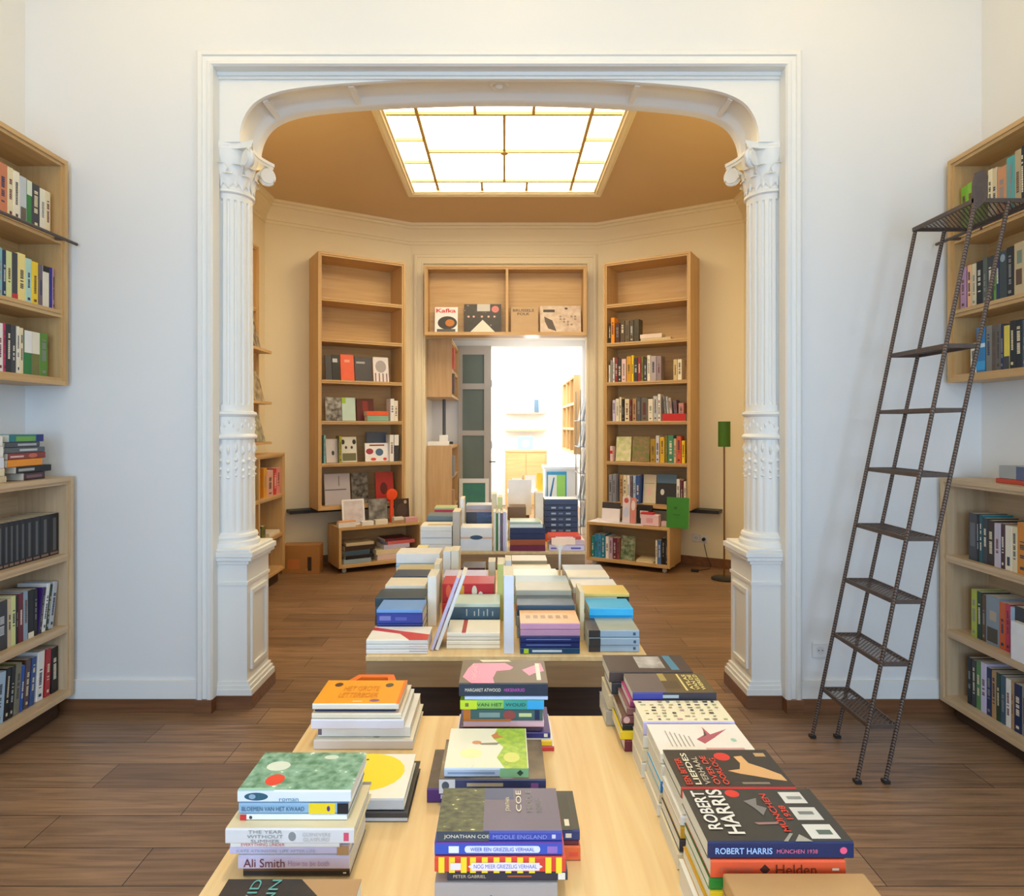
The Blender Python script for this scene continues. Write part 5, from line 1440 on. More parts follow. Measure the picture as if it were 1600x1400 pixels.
# ------------------------------------------------------------------ iron ladder
def rebar():
    m, N, L, P = new_mat('ribbed_iron_bar')
    P.inputs['Roughness'].default_value = 0.45
    P.inputs['Metallic'].default_value = 0.3
    tc = N.new('ShaderNodeTexCoord')
    wv = N.new('ShaderNodeTexWave')
    wv.bands_direction = 'DIAGONAL'
    wv.inputs['Scale'].default_value = 42
    wv.inputs['Distortion'].default_value = 0.6
    L.new(tc.outputs['Object'], wv.inputs['Vector'])
    rp = N.new('ShaderNodeValToRGB')
    rp.color_ramp.elements[0].color, rp.color_ramp.elements[1].color = lin('372C28'), lin('7C685A')
    L.new(wv.outputs['Fac'], rp.inputs['Fac'])
    L.new(rp.outputs['Color'], P.inputs['Base Color'])
    b = N.new('ShaderNodeBump')
    b.inputs['Strength'].default_value = 0.4
    b.inputs['Distance'].default_value = 0.002
    L.new(wv.outputs['Fac'], b.inputs['Height'])
    L.new(b.outputs['Normal'], P.inputs['Normal'])
    return m
REBAR = rebar()
lad = thing('ladder', 'dark iron library ladder leaning against the right hung bookcase', 'ladder', Matrix.Translation((1.55, 2.9, 0)))
def lx_front(z): return 1.487 + (1.985 - 1.487) * z / 2.45 - 1.55
def lx_rear(z): return 1.607 + (2.125 - 1.607) * z / 2.45 - 1.55
YN, YF = 2.697 - 2.9, 3.09 - 2.9
for nm, fx in (('front_rail', lx_front), ('rear_rail', lx_rear)):
    for y in (YN, YF):
        mb = MB().tube([(fx(0), y, 0.012), (fx(2.45), y, 2.45)], 0.0085, 12)
        rail = mb.build('rail', REBAR, lad, smooth=True)
        MB().box(fx(0) - 0.013, y - 0.013, 0, fx(0) + 0.013, y + 0.013, 0.014).build('rubber_foot', BLACKP, rail)
def mesh_tread(name, x0, x1, y0, y1, z, n=9):
    mb = MB()
    t = 0.007
    mb.box(x0, y0, z - 0.018, x0 + t, y1, z).box(x1 - t, y0, z - 0.018, x1, y1, z)
    mb.box(x0 + t, y0, z - 0.018, x1 - t, y0 + t, z).box(x0 + t, y1 - t, z - 0.018, x1 - t, y1, z)
    # expanded metal: diagonal strips both ways
    w = 0.0028
    W_, L_ = x1 - x0 - 2 * t, y1 - y0 - 2 * t
    step = 0.022
    k = -W_
    while k < L_:
        for s in (0, 1):
            a, b = max(k, 0), min(k + W_, L_)
            if b - a > 0.004:
                xa, xb = x0 + t + (a - k), x0 + t + (b - k)
                if s:
                    xa, xb = x0 + x1 - xa, x0 + x1 - xb
                ya, yb = y0 + t + a, y0 + t + b
                zz = z - 0.004 - 0.001 * s
                mb.extrude([(xa, ya - w, zz), (xa, ya + w, zz), (xb, yb + w, zz), (xb, yb - w, zz)], (0, 0, 0.002))
        k += step
    return mb.build(name, IRON, lad)
for z in (0.245, 0.508, 0.771, 1.036, 1.305, 1.58, 1.852):
    mesh_tread('tread', lx_front(z) - 0.004, lx_rear(z) + 0.004, YN, YF, z)
mesh_tread('platform', lx_front(2.45) - 0.012, 2.235 - 1.55, YN - 0.006, YF + 0.006, 2.462)
for y in (YN + 0.02, YF - 0.02):
    pts = [(2.225 - 1.55, y, 2.452), (2.262 - 1.55, y, 2.4715), (2.285 - 1.55, y, 2.464), (2.288 - 1.55, y, 2.445)]
    MB().tube(pts, 0.006, 8).build('hook', IRON, lad)
gp = MB()
gx = lx_front(2.45)
gp.extrude([(gx - 0.012, YN - 0.008, 2.40), (gx + 0.045, YN - 0.008, 2.455), (gx + 0.05, YN - 0.008, 2.555), (gx + 0.03, YN - 0.008, 2.585), (gx - 0.005, YN - 0.008, 2.57), (gx - 0.012, YN - 0.008, 2.52)], (0, 0.016, 0))
gp.build('grip_plate', IRON, lad, bevel=0.003)

# ------------------------------------------------------------------ sockets and small fittings
def socket(label, M):
    o = thing('wall_socket', label, 'socket', M)
    MB().box(-0.04, -0.012, -0.04, 0.04, -0.0008, 0.04).build('plate', paint('E6E4E0', 0.35), o, bevel=0.004)
    MB().lathe([(0.021, 0.0), (0.021, 0.002), (0.017, 0.0025)], n=24).build('well', paint('D8D6D2', 0.4), o).matrix_local = Matrix.Translation((0, -0.0121, 0)) @ Matrix.Rotation(R(90), 4, 'X')
    for s in (-1, 1):
        MB().lathe([(0.003, 0), (0.003, 0.001)], n=10).build('hole', BLACKP, o).matrix_local = Matrix.Translation((s * 0.0095, -0.0148, 0)) @ Matrix.Rotation(R(90), 4, 'X')
    return o
socket('white wall socket low on the front wall behind the iron ladder', Matrix.Translation((1.663, YW, 0.324)))

# ------------------------------------------------------------------ back room furniture
ANG = math.atan2(0.825, 1.4)
ca, sa = math.cos(ANG), math.sin(ANG)
TL, TD = 0.91, 0.42
LB, BD = 0.955, 0.372
al = Case(-1.914, 6.582, ANG)
ar = Case(-(-1.914 + LB * ca), 6.582 + LB * sa, -ANG)
ZB = (2.845, 2.421, 1.99, 1.563, 1.122)
ZB0 = 0.635 + 0.038
bookcase('tall_bookcase', 'tall birch bookcase with two empty top shelves on the left angled wall', al, LB, BD, 0.635, 3.31, ZB)
bookcase('tall_bookcase', 'tall birch bookcase on the right angled wall, behind the green book', ar, LB, BD, 0.635, 3.31, ZB)
for c, lab in ((al, 'narrow black wall ledge running under the left tall bookcase'), (ar, 'narrow black wall ledge running under the right tall bookcase')):
    o = tag(MB().box(-0.24 if c is al else -0.04, 0.2, 0.592, LB + 0.04 if c is al else LB + 0.24, 0.371, 0.628).build('wall_ledge', BLACKP, bevel=0.003), lab, 'ledge')
    o.matrix_world = c.M
od = Case(-0.906, 7.25, 0)
bookcase('over_door_bookcase', 'wide two bay birch bookcase above the passage opening', od, 1.841, 0.215, 2.54, 3.327, (), dividers=(0.937,))
# face-out books over the passage
GO = 'books facing out above the passage'
zo = 2.54 + 0.038
face_out(od, zo, 679, 715, 0.30, 'white', 'white book with red title and dark oval, leftmost above the passage', GO, tilt=7, top=WHITE, art=[('top', 'disc', (0.62, 0.55, 0.26, 0.42), '3A3632'), ('top', 'disc', (0.62, 0.66, 0.14, 0.2), 'C87A2E'), ('top', 'rect', (0.86, 0.97, 0.1, 0.9), '5A5854')])
face_out(od, zo, 725, 783, 0.335, 'charcoal', 'wide book with a dark crowd photo, second above the passage', GO, tilt=7, top=mottled(['2E2A26', '5A5248', '8A8478', '3A3430'], 22), art=[('top', 'poly', [(0.55, 0.5), (1, 0.15), (1, 0.85)], 'E6E0D0'), ('top', 'rect', (0.0, 0.25, 0.35, 0.7), 'C8C4BC'), ('top', 'disc', (0.18, 0.84, 0.12, 0.1), 'D87A78')] + [('top', 'disc', (0.44, v, 0.035, 0.03), 'E8B8A8') for v in (0.12, 0.26, 0.48, 0.66, 0.82)])
face_out(od, zo, 798, 841, 0.30, 'B89468', 'plain tan book with black title, third above the passage', GO, tilt=7, top='BE9C70')
face_out(od, zo, 844, 908, 0.315, 'D8C4AE', 'wide pale book with ink drawing, rightmost above the passage', GO, tilt=7, top=mottled(['E0CDB8', 'D8C2AA', 'C8AE94'], 18), art=[('top', 'poly', [(0.4, 0.1), (0.55, 0.3), (0.95, 0.4), (0.85, 0.2), (0.6, 0.12)], '5A4E44'), ('top', 'rect', (0.14, 0.24, 0.08, 0.36), '3A342E'), ('top', 'disc', (0.1, 0.64, 0.04, 0.04), '4A443E')] + [('top', 'disc', (0.4 + 0.1 * (k % 4), 0.5 + 0.09 * (k % 5), 0.04, 0.03), 'A08C78') for k in range(10)])
bk = [q for q in COL.objects if q.get('group') == GO]
w_ = (715 - 679) * 7.3 / FPX
cover_text(bk[0], 'Kafka', 'D84A4A', 0.30, w_, 0.015, 0.06, 0.22, 0.06, 0.92, bold=0.03)
cover_text(bk[2], 'BRUSSELS\nFOLK', '4A3A28', 0.30, (841 - 798) * 7.3 / FPX, 0.015, 0.08, 0.32, 0.08, 0.85, bold=0.02)

GL, GRB = 'books on the left tall bookcase', 'books on the right tall bookcase'
L_ = 'left tall bookcase'
for p0, p1, h, c, d, art in ((509, 519, 0.265, 'charcoal', 'charcoal book, leftmost', []), (519.5, 532, 0.275, 'black', 'black book left of the orange one', [('top', 'rect', (0.15, 0.3, 0.1, 0.7), 'silver')]), (533, 554, 0.285, 'E8603A', 'orange red book', [('top', 'rect', (0.2, 0.3, 0.3, 0.7), 'F0A080')]), (555, 582, 0.268, '45454A', 'dark grey book right of orange', [('top', 'rect', (0.2, 0.28, 0.1, 0.6), 'A8A8A8')]), (584, 608, 0.275, 'E6DEDC', 'white book with grey pattern', [('top', 'disc', (0.38, 0.5, 0.25, 0.35), 'A8A0A0')] + [('top', 'rect', (0.65, 1, v, v + 0.08), '8A6A6A') for v in (0.1, 0.34, 0.58, 0.82)])):
    face_out(al, ZB[2], p0, p1, h, c, d + ', facing out on third shelf of left tall bookcase', GL, art=art, whole=True)
face_out(al, ZB[3], 509, 534, 0.25, 'grey', 'grey photo book facing out on fourth shelf of left tall bookcase', GL, top=mottled(['3A3634', '7A7470', 'B4B0A8'], 20), whole=True)
face_out(al, ZB[3], 535, 556, 0.25, 'BCD4C8', 'pale mint book facing out on fourth shelf of left tall bookcase', GL, art=[('top', 'rect', (0, 0.25, 0, 0.3), 'lime')], whole=True)
face_out(al, ZB[3], 558, 585, 0.245, '5A1E1A', 'dark red book facing out behind the coral pile', GL, back=0.14, art=[('top', 'rect', (0.1, 0.9, 0.35, 0.65), '8A2A22')], whole=True)
lie(al, ZB[3], 0, 0, [(574, 607, 0.055, 'mint', 'mint green book', {'spine': '8AB49A'}), (573, 607, 0.05, 'coral', 'coral red book')], 'small pile on fourth shelf of left tall bookcase', GL, W=0.1, whole=True)
stand(al, ZB[3], [(610, 616, 'white', 245), (616, 622, 'ivory', 225)], 'fourth shelf of left tall bookcase, right corner', GL, end='left', whole=True)
stand(al, ZB[4], [(506, 509, 'aqua', 290)], 'fifth shelf of left tall bookcase', GL, end='left', whole=True)
face_out(al, ZB[4], 510, 528, 0.25, 'D0C4C0', 'pale grey pink book facing out on fifth shelf of left tall bookcase', GL, whole=True, art=[('top', 'disc', (0.6, 0.6, 0.1, 0.12), 'charcoal')])
stand(al, ZB[4], [(530, 534, 'olive', 280, {'spine': 'A8A428', 'd': 'olive yellow book'})], 'fifth shelf of left tall bookcase', GL, end='left', whole=True)
face_out(al, ZB[4], 534.5, 558, 0.27, 'D8D4C4', 'book with a black and white animal cover on the fifth shelf', GL, whole=True, art=[('top', 'disc', (0.2, 0.1, 0.1, 0.12), '2A2A26'), ('top', 'disc', (0.2, 0.85, 0.1, 0.12), '2A2A26'), ('top', 'rect', (0.65, 0.95, 0.05, 0.95), '6A6A48'), ('top', 'disc', (0.42, 0.3, 0.06, 0.08), '3A3A36'), ('top', 'disc', (0.42, 0.68, 0.06, 0.08), '3A3A36')])
face_out(al, ZB[4], 574, 606, 0.32, '4E5A6C', 'blue grey book standing behind the white one on the fifth shelf', GL, back=0.16, whole=True)
face_out(al, ZB[4], 571, 607, 0.20, 'F0ECE8', 'white book with red and blue discs on the fifth shelf', GL, back=0.07, whole=True, art=[('top', 'disc', (0.45, 0.2, 0.16, 0.16), 'A83A48'), ('top', 'disc', (0.5, 0.62, 0.2, 0.17), '4A6A8A'), ('top', 'rect', (0.08, 0.16, 0.2, 0.85), '8A3A44'), ('top', 'disc', (0.88, 0.35, 0.08, 0.12), 'D84038'), ('top', 'disc', (0.88, 0.85, 0.08, 0.08), 'D84038')])
stand(al, ZB[4], [(609, 615.5, 'white', 290), (616, 623, 'charcoal', 290, {'art': [('spine', 'rect', (0.6, 1, 0, 1), 'white')]})], 'fifth shelf of left tall bookcase, right corner', GL, end='left', whole=True)
face_out(al, ZB0, 508, 548, 0.33, 'B8B0B4', 'large grey book with line drawing on the bottom shelf, left bookcase', GL, whole=True, art=[('top', 'rect', (0.5, 0.53, 0.02, 0.85), '4A4A50'), ('top', 'rect', (0.08, 0.4, 0.55, 0.58), '5A5A60')])
face_out(al, ZB0, 550, 576, 0.33, 'charcoal', 'dark photo book on the bottom shelf of left tall bookcase', GL, back=0.1, top=mottled(['1E1A18', '4A443E', '8A8276'], 20), whole=True)
face_out(al, ZB0, 588, 616, 0.33, 'B02A24', 'red picture book on the bottom shelf of left tall bookcase', GL, back=0.1, whole=True, art=[('top', 'disc', (0.55, 0.45, 0.2, 0.2), '5A1614')])

Rb = 'right tall bookcase'
stand(ar, ZB[1], [(951, 954, 'black', 220), (954.5, 960, 'orange', 280), (961, 968, 'maroon', 215, {'spine': '4A2A26'}), (969, 976, 'darkbrown', 235, {'spine': '5A4A38'}), (976.5, 983, '6A5C48', 232, {'d': 'khaki book'}), (983.5, 990, 'darkbrown', 236, {'spine': '54483A'}), (990.5, 998, '4E4638', 240, {'d': 'dark olive book'})], 'second shelf of right tall bookcase', GRB, end='left', whole=True)
lie(ar, ZB[1], 0, 0, [(1001, 1048, 0.025, 'beige', 'beige book'), (1000, 1034, 0.045, 'E8D2C4', 'pale pink book')], 'flat pair on second shelf of right tall bookcase', GRB, whole=True)
stand(ar, ZB[2], [(951, 953.2, 'ivory', 190), (953.5, 957, 'grey', 245), (957.5, 960, 'white', 270), (960.5, 965, 'maroon', 265, {'spine': '8A2A30'}), (965.5, 970.5, 'charcoal', 255), (971, 978, 'palepink', 250), (979, 986, 'gold', 275, {'spine': 'D8A030'}), (986.5, 990, 'yellow', 285), (990.5, 996, 'charcoal', 255), (996.5, 1001, 'red', 260, {'spine': '983038'}), (1001.5, 1005, 'olive', 265), (1005.5, 1010.5, 'charcoal', 240), (1011, 1016, 'ivory', 275), (1016.5, 1025, 'lilac', 265, {'spine': 'B4A8B0'}), (1025.5, 1033, '98888C', 262, {'d': 'grey mauve book'})], 'third shelf of right tall bookcase', GRB, end='left', whole=True)
stand(ar, ZB[2], [(1052, 1058, 'cream', 215, {'spine': 'D8C08A'}), (1058.5, 1065, 'ivory', 215)], 'third shelf of right tall bookcase, right corner', GRB, end='left', whole=True)
stand(ar, ZB[3], [(957, 961.5, 'lilac', 230), (962, 967, 'ivory', 245), (967.5, 971, 'cream', 262), (971.5, 975, 'black', 240), (976, 983, 'cream', 240), (984, 987, 'maroon', 235), (988, 994, 'tan', 240), (994.5, 1001, 'charcoal', 255, {'spine': '56585E'}), (1001.5, 1012, '6A675C', 250, {'d': 'grey olive book'}), (1012.5, 1020, 'ivory', 235), (1020.5, 1027, 'silver', 265), (1027.5, 1032, 'white', 285)], 'fourth shelf of right tall bookcase', GRB, end='left', whole=True)
zz = lie(ar, ZB[3], 0, 0, [(1035, 1071, 0.075, 'red', 'thick red book', {'W': 0.15})], 'lying on fourth shelf of right tall bookcase', GRB, whole=True)
stand(ar, zz, [(1038, 1041, 'grey', 180, {'lean': -5}), (1042, 1045, 'silver', 178, {'lean': -5}), (1046, 1050, 'C8B8B0', 165, {'lean': -5, 'd': 'pale pink book'}), (1053, 1058, 'plum', 140, {'lean': -4}), (1060, 1068, 'C88A80', 110, {'d': 'dusty pink book'})], 'on thick red book, right tall bookcase', GRB, end='left', whole=True)
stand(ar, ZB[4], [(953, 957, 'palepink', 165, {'art': [('spine', 'rect', (0.5, 0.7, 0, 1), 'red')], 'd': 'pale book with red band'})], 'fifth shelf of right tall bookcase', GRB, end='left', whole=True)
face_out(ar, ZB[4], 961.5, 985, 0.27, 'EADCB0', 'cream book with red flowers facing out on right tall bookcase', GRB, whole=True, top=mottled(['EADFB8', 'F0E6C4', 'E0B498', 'B8C47A'], 16))
face_out(ar, ZB[4], 987, 1014, 0.275, '8C8F5A', 'olive green patterned book facing out on right tall bookcase', GRB, whole=True, top=mottled(['6A7A40', 'A8A86A', 'C8B878', '5A6A38', 'A07A5A'], 34))
stand(ar, ZB[4], [(1016, 1024, 'gold', 250, {'spine': 'A8882A'}), (1024.5, 1030, 'lilac', 285, {'spine': 'D0CCD4'}), (1031, 1038, 'yellow', 270, {'spine': 'E0B428'}), (1038.5, 1043, 'olive', 285), (1043.5, 1052, 'teal', 290, {'spine': '4A8A6A', 'd': 'sea green book'}), (1052.5, 1056.5, 'beige', 255), (1057, 1064, 'coral', 280, {'spine': 'DC5A30'}), (1065, 1070, 'yellow', 235)], 'gold led row, fifth shelf, right tall bookcase', GRB, end='left', whole=True)
stand(ar, ZB0, [(951, 956, 'grey', 300, {'spine': '98949C'}), (956.5, 962, 'silver', 305, {'spine': '8A8E9A'}), (968, 973, 'tan', 300), (973.5, 979, 'cream', 300), (979.5, 984, 'white', 300), (984.5, 988, 'plum', 295), (989, 993, 'paleblue', 300), (993.5, 999, 'blue', 305, {'spine': '3A5A9A'})], 'bottom shelf of right tall bookcase', GRB, end='left', whole=True)
face_out(ar, ZB0, 1004, 1024, 0.31, 'DCCFB4', 'cream patterned book facing out on the bottom shelf, right bookcase', GRB, back=0.1, whole=True, art=[('top', 'rect', (0.3, 0.32, 0.1, 0.9), 'tan'), ('top', 'disc', (0.6, 0.5, 0.15, 0.2), 'E8C0B8')])
face_out(ar, ZB0, 1025, 1056, 0.32, '2A2C30', 'black and blue book facing out on the bottom shelf, right bookcase', GRB, back=0.1, whole=True, art=[('top', 'rect', (0, 0.3, 0, 1), '5A7A94'), ('top', 'disc', (0.6, 0.3, 0.1, 0.1), 'E0DCD4')])
stand(ar, ZB0, [(1057, 1062, 'white', 280), (1063, 1067, 'maroon', 270), (1068, 1072, 'ivory', 260)], 'bottom shelf of right tall bookcase, right corner', GRB, end='left', whole=True)

# trolleys
def trolley(label, c):
    o = thing('book_trolley', label, 'trolley', c.M @ Matrix.Translation((0, 0, 0.055)))
    H, t = 0.415, 0.028
    for x in (0, TL - t):
        MB().box(x, 0, 0, x + t, TD, H).build('side_panel', BIRCHZ, o, bevel=0.003)
    MB().box(t, 0, H - t, TL - t, TD, H).build('top_panel', BIRCH, o)
    MB().box(t, 0, 0, TL - t, TD, t).build('bottom_panel', BIRCH, o)
    MB().box(t, TD - 0.02, t, TL - t, TD, H - t).build('back_panel', BIRCH, o)
    for x in (0.07, TL - 0.07):
        for y in (0.06, TD - 0.06):
            k = MB().box(x - 0.016, y - 0.013, -0.014, x + 0.016, y + 0.013, 0).build('castor', STEEL, o)
            w = MB().lathe([(0.02, -0.011), (0.024, -0.006), (0.024, 0.006), (0.02, 0.011)], n=20).build('wheel', paint('C4C4C2', 0.4), k, smooth=True)
            w.matrix_local = Matrix.Translation((x, y, -0.031)) @ Matrix.Rotation(R(90), 4, 'X')
    return o
tl = Case(-1.68, 6.5, ANG)
tr = Case(1.68 - TL * ca, 6.5 + TL * sa, -ANG)
trolley('low birch book trolley on castors below the left tall bookcase', tl)
trolley('low birch book trolley on castors below the right tall bookcase', tr)
ZT, ZTB = 0.47, 0.083
GT = 'things on the left trolley'
lie(tl, ZTB, 0, 0, [(537, 580, 0.045, 'greyblue', 'grey blue book'), (540, 584, 0.04, 'black', 'black book'), (538, 578, 0.045, 'slate', 'slate blue book'), (539, 586, 0.05, 'darkbrown', 'dark brown book'), (541, 584, 0.03, 'beige', 'beige book')], 'left pile inside the left trolley', GT, back=0.05, W=0.25, whole=True)
lie(tl, ZTB, 0, 0, [(590, 632, 0.06, 'E2C8C0', 'pale pink book'), (588, 634, 0.05, 'cream', 'cream book'), (600, 640, 0.045, 'lilac', 'lilac book'), (606, 648, 0.035, 'D86A6A', 'rose pink book'), (602, 640, 0.025, 'maroon', 'dark red book')], 'right pile inside the left trolley', GT, back=0.06, W=0.25, whole=True)
GTT = 'books and pictures on top of the left trolley'
lie(tl, ZT, 0, 0, [(529, 556, 0.05, 'white', 'white book'), (530, 556, 0.012, 'E8A468', 'orange topped booklet')], 'leftmost pile on top of left trolley', GTT, back=0.015, W=0.075, whole=True)
lie(tl, ZT, 0, 0, [(566, 584, 0.045, 'white', 'white booklet')], 'second on top of left trolley', GTT, back=0.015, W=0.075, whole=True)
lie(tl, ZT, 0, 0, [(587, 606, 0.05, 'ivory', 'ivory booklet')], 'third on top of left trolley', GTT, back=0.015, W=0.075, whole=True)
lie(tl, ZT, 0, 0, [(616, 632, 0.03, 'tan', 'tan booklet'), (616, 631, 0.03, 'ivory', 'ivory booklet')], 'fourth on top of left trolley', GTT, back=0.015, W=0.075, whole=True)
lie(tl, ZT, 0, 0, [(634, 653, 0.05, 'D8A0A0', 'pink booklet')], 'rightmost on top of left trolley', GTT, back=0.015, W=0.08, whole=True)
def framed(case, z, p0, p1, h, back, picture, frame, label, tilt=10, fw=0.018):
    x0, x1 = case.x_at(p0, back), case.x_at(p1, back)
    w = x1 - x0
    o = thing('framed_picture', label, 'picture', case.M @ Matrix.Translation((x0, back, z + 0.0008)) @ Matrix.Rotation(R(-tilt), 4, 'X'))
    mb = MB().box(0, -0.015, 0, fw, 0, h).box(w - fw, -0.015, 0, w, 0, h).box(fw, -0.015, 0, w - fw, 0, fw).box(fw, -0.015, h - fw, w - fw, 0, h)
    mb.build('frame', frame, o)
    MB().box(fw, -0.011, fw, w - fw, -0.003, h - fw).build('picture', picture, o)
    return o
framed(tl, ZT, 535, 570, 0.27, 0.125, mottled(['C8BCC0', '8A7A84', 'A89CA4', 'E0D8D8'], 14), WHITE, 'white framed grey sketch standing on the left trolley')
face_out(tl, ZT, 577, 606, 0.26, 'grey', 'grey landscape photo book propped on the left trolley', GTT, back=0.115, tilt=6, top=mottled(['3E3A36', '7A7670', 'A8A49C'], 10), whole=True)
face_out(tl, ZT, 617, 640, 0.245, 'darkbrown', 'dark book with a bear cover propped on the left trolley', GTT, back=0.115, tilt=6, whole=True, art=[('top', 'disc', (0.5, 0.5, 0.3, 0.35), '4A3A34'), ('top', 'disc', (0.15, 0.75, 0.08, 0.1), 'C0A090')])
o = thing('lollipop_figure', 'red orange lollipop shaped figure standing on the left trolley', 'figure', tl.M @ Matrix.Translation((tl.x_at(612, 0.13), 0.13, ZT + 0.0005)))
MB().box(-0.03, -0.02, 0, 0.03, 0.02, 0.012).build('foot', ink('D8452A'), o)
MB().box(-0.018, -0.008, 0.012, 0.018, 0.008, 0.25).build('stem', ink('E04A28'), o)
MB().lathe([(0.04, -0.012), (0.062, -0.009), (0.062, 0.009), (0.04, 0.012)], n=28).build('disc', ink('F0501E'), o).matrix_local = Matrix.Translation((0, 0, 0.30)) @ Matrix.Rotation(R(90), 4, 'X')

GT2 = 'things on the right trolley'
stand(tr, ZTB, [(924, 928, 'teal', 225, {'spine': '2A8A84'}), (928.5, 934, 'sky', 250, {'spine': '2A88B4', 'd': 'petrol blue book'}), (934.5, 939, 'sky', 252, {'spine': '3A98C8'}), (939.5, 945, 'teal', 250, {'spine': '1F7FA0'}), (946, 951, 'white', 235), (951.5, 957, 'lilac', 230, {'spine': 'C0A8BC'}), (957.5, 963, 'maroon', 228), (963.5, 968, 'rust', 230, {'spine': '8A4A4A'})], 'the compartment of right trolley', GT2, end='left', back=0.05, W=0.2, whole=True)
face_out(tr, ZTB, 969, 991, 0.255, '5A6A48', 'dark green patterned book facing out inside the right trolley', GT2, back=0.06, whole=True, top=mottled(['3A5A38', '7A8A6A', '9A4A44', 'A8AE90'], 26))
lie(tr, ZTB, 0, 0, [(994, 1020, 0.02, 'cream', 'cream booklet'), (995, 1018, 0.012, 'beige', 'beige booklet')], 'flat pair inside the right trolley', GT2, back=0.035, W=0.18, whole=True)
stand(tr, ZTB, [(1024, 1027, 'white', 240), (1027.5, 1033, 'blue', 245, {'spine': '4A78B8'}), (1033.5, 1039, 'black', 270), (1039.5, 1044, 'charcoal', 268)], 'the right corner inside right trolley', GT2, end='left', back=0.05, W=0.2, whole=True)
GTU = 'things on top of the right trolley'
o = tag(MB().box(0.01, 0.015, 0, 0.62, 0.3, 0.003).build('table_runner', ink('E8E2E6')), 'white paper runner lying on the left of the right trolley', 'runner')
o.matrix_world = tr.M @ Matrix.Translation((0, 0, ZT + 0.0003))
ZT2 = ZT + 0.004
o = thing('desk_calendar', 'white desk calendar with black top strip on the right trolley', 'calendar', tr.M @ Matrix.Translation((tr.x_at(940, 0.12), 0.12, ZT2)) @ Matrix.Rotation(R(-8), 4, 'X'))
MB().box(0, 0, 0, 0.205, 0.012, 0.14).build('sheet', ink('F0E8EA'), o)
MB().box(0, -0.001, 0.14, 0.205, 0.013, 0.205).build('header_strip', ink('charcoal'), o)
face_out(tr, ZT2, 972, 984, 0.28, 'E2D4DA', 'narrow white and pink book standing on the right trolley', GTU, back=0.09, tilt=4, T=0.02, whole=True, art=[('top', 'disc', (0.15, 0.5, 0.1, 0.3), 'C85A4A'), ('top', 'disc', (0.6, 0.5, 0.2, 0.4), 'C8CCE0')])
face_out(tr, ZT2, 984.5, 993, 0.27, 'D8887E', 'narrow coral book standing on the right trolley', GTU, back=0.09, tilt=4, T=0.02, whole=True, art=[('top', 'disc', (0.3, 0.5, 0.2, 0.35), 'E8D8D4')])
o = thing('photo_cube', 'black box frame with a small photo on the right trolley', 'picture', tr.M @ Matrix.Translation((tr.x_at(995, 0.125), 0.125, ZT2)))
MB().box(0, 0, 0, 0.16, 0.05, 0.2).build('frame', BLACKP, o, bevel=0.004)
MB().box(0.035, -0.001, 0.06, 0.125, 0.001, 0.14).build('photo', ink('D8C8BC'), o)
o = thing('tin_box', 'pale pink tin box with red lid edge on the right trolley', 'box', tr.M @ Matrix.Translation((tr.x_at(1001, 0.03), 0.03, ZT2)))
MB().box(0, 0, 0, 0.19, 0.085, 0.115).build('body', ink('F0CCD2'), o, bevel=0.004)
MB().box(-0.002, -0.002, 0.115, 0.13, 0.087, 0.132).build('lid', ink('D8303A'), o, bevel=0.003)
MB().box(0.06, -0.0012, 0.03, 0.13, 0.001, 0.08).build('printed_label', ink('E8A8B4'), o)
face_out(tr, ZT, 1041, 1076, 0.31, '3E8A30', 'large plain green book standing at the right end of right trolley', GTU, back=0.03, tilt=4, T=0.02, art=[('top', 'disc', (0.35, 0.4, 0.05, 0.08), '2E6A26'), ('top', 'rect', (0.55, 0.58, 0.3, 0.6), '2E6A26')])
lie(tr, ZT, 0, 0, [(1033, 1043, 0.05, 'pink', 'pink and white book', {'spine': 'E8C8CC'})], 'lying behind the tin on right trolley', GTU, back=0.09, W=0.07, whole=True)

# left wall of the back room, mostly hidden by the column
bl = Case(-2.15, 4.4, A90)
bookcase('low_bookcase', 'low birch bookcase on the back room left wall, half behind the column', bl, 1.87, 0.335, 0.114, 1.25, (0.855, 0.48), dividers=(1.24,), feet=0.11)
bu = Case(-2.28, 4.4, A90)
case_u = bookcase('display_bookcase', 'birch display case with sloping book ledges on the back room left wall', bu, 1.55, 0.205, 1.33, 3.17, (2.6,))
for z in (2.2, 1.73, 1.365):
    MB().box(0.3, -0.125, z - 1.33 - 0.024, 1.53, 0.008, z - 1.33).build('display_ledge', BIRCH, case_u)
GX = 'books on the back room left wall'
face_out(bu, 2.2, 398, 408, 0.26, 'charcoal', 'dark picture book on the top ledge, half behind left column', GX, back=-0.095, tilt=14, top=mottled(['2A2420', '7A6A54', 'C8B89A'], 18), whole=True)
face_out(bu, 1.73, 400, 414, 0.28, 'beige', 'pale figure cover book on the middle ledge behind left column', GX, back=-0.095, tilt=14, top=mottled(['C8B894', '6A5A44', 'E0D0B0', '4A4034'], 14), whole=True)
face_out(bu, 1.365, 402, 415, 0.26, 'grey', 'grey green picture book on the lowest ledge behind left column', GX, back=-0.095, tilt=14, top=mottled(['7A7660', 'A8A48A', 'C8C0A0'], 18), whole=True)
stand(bl, 0.855, [(396, 400, 'olive', 270), (400.5, 402, 'gold', 280), (412, 417, 'orange', 270, {'spine': 'D89A2C'}), (417.5, 427, 'palepink', 240, {'spine': 'DCA898'}), (428, 432, 'red', 250), (432.5, 438, 'pink', 250, {'spine': 'E08A88'})], 'top shelf of back room left bookcase', GX, end='left', back=0.03, whole=True)
lie(bl, 0.48, 0, 0, [(421, 437, 0.03, 'ivory', 'ivory book')], 'lying on the middle shelf behind left column', GX, back=0.02, W=0.2, whole=True)
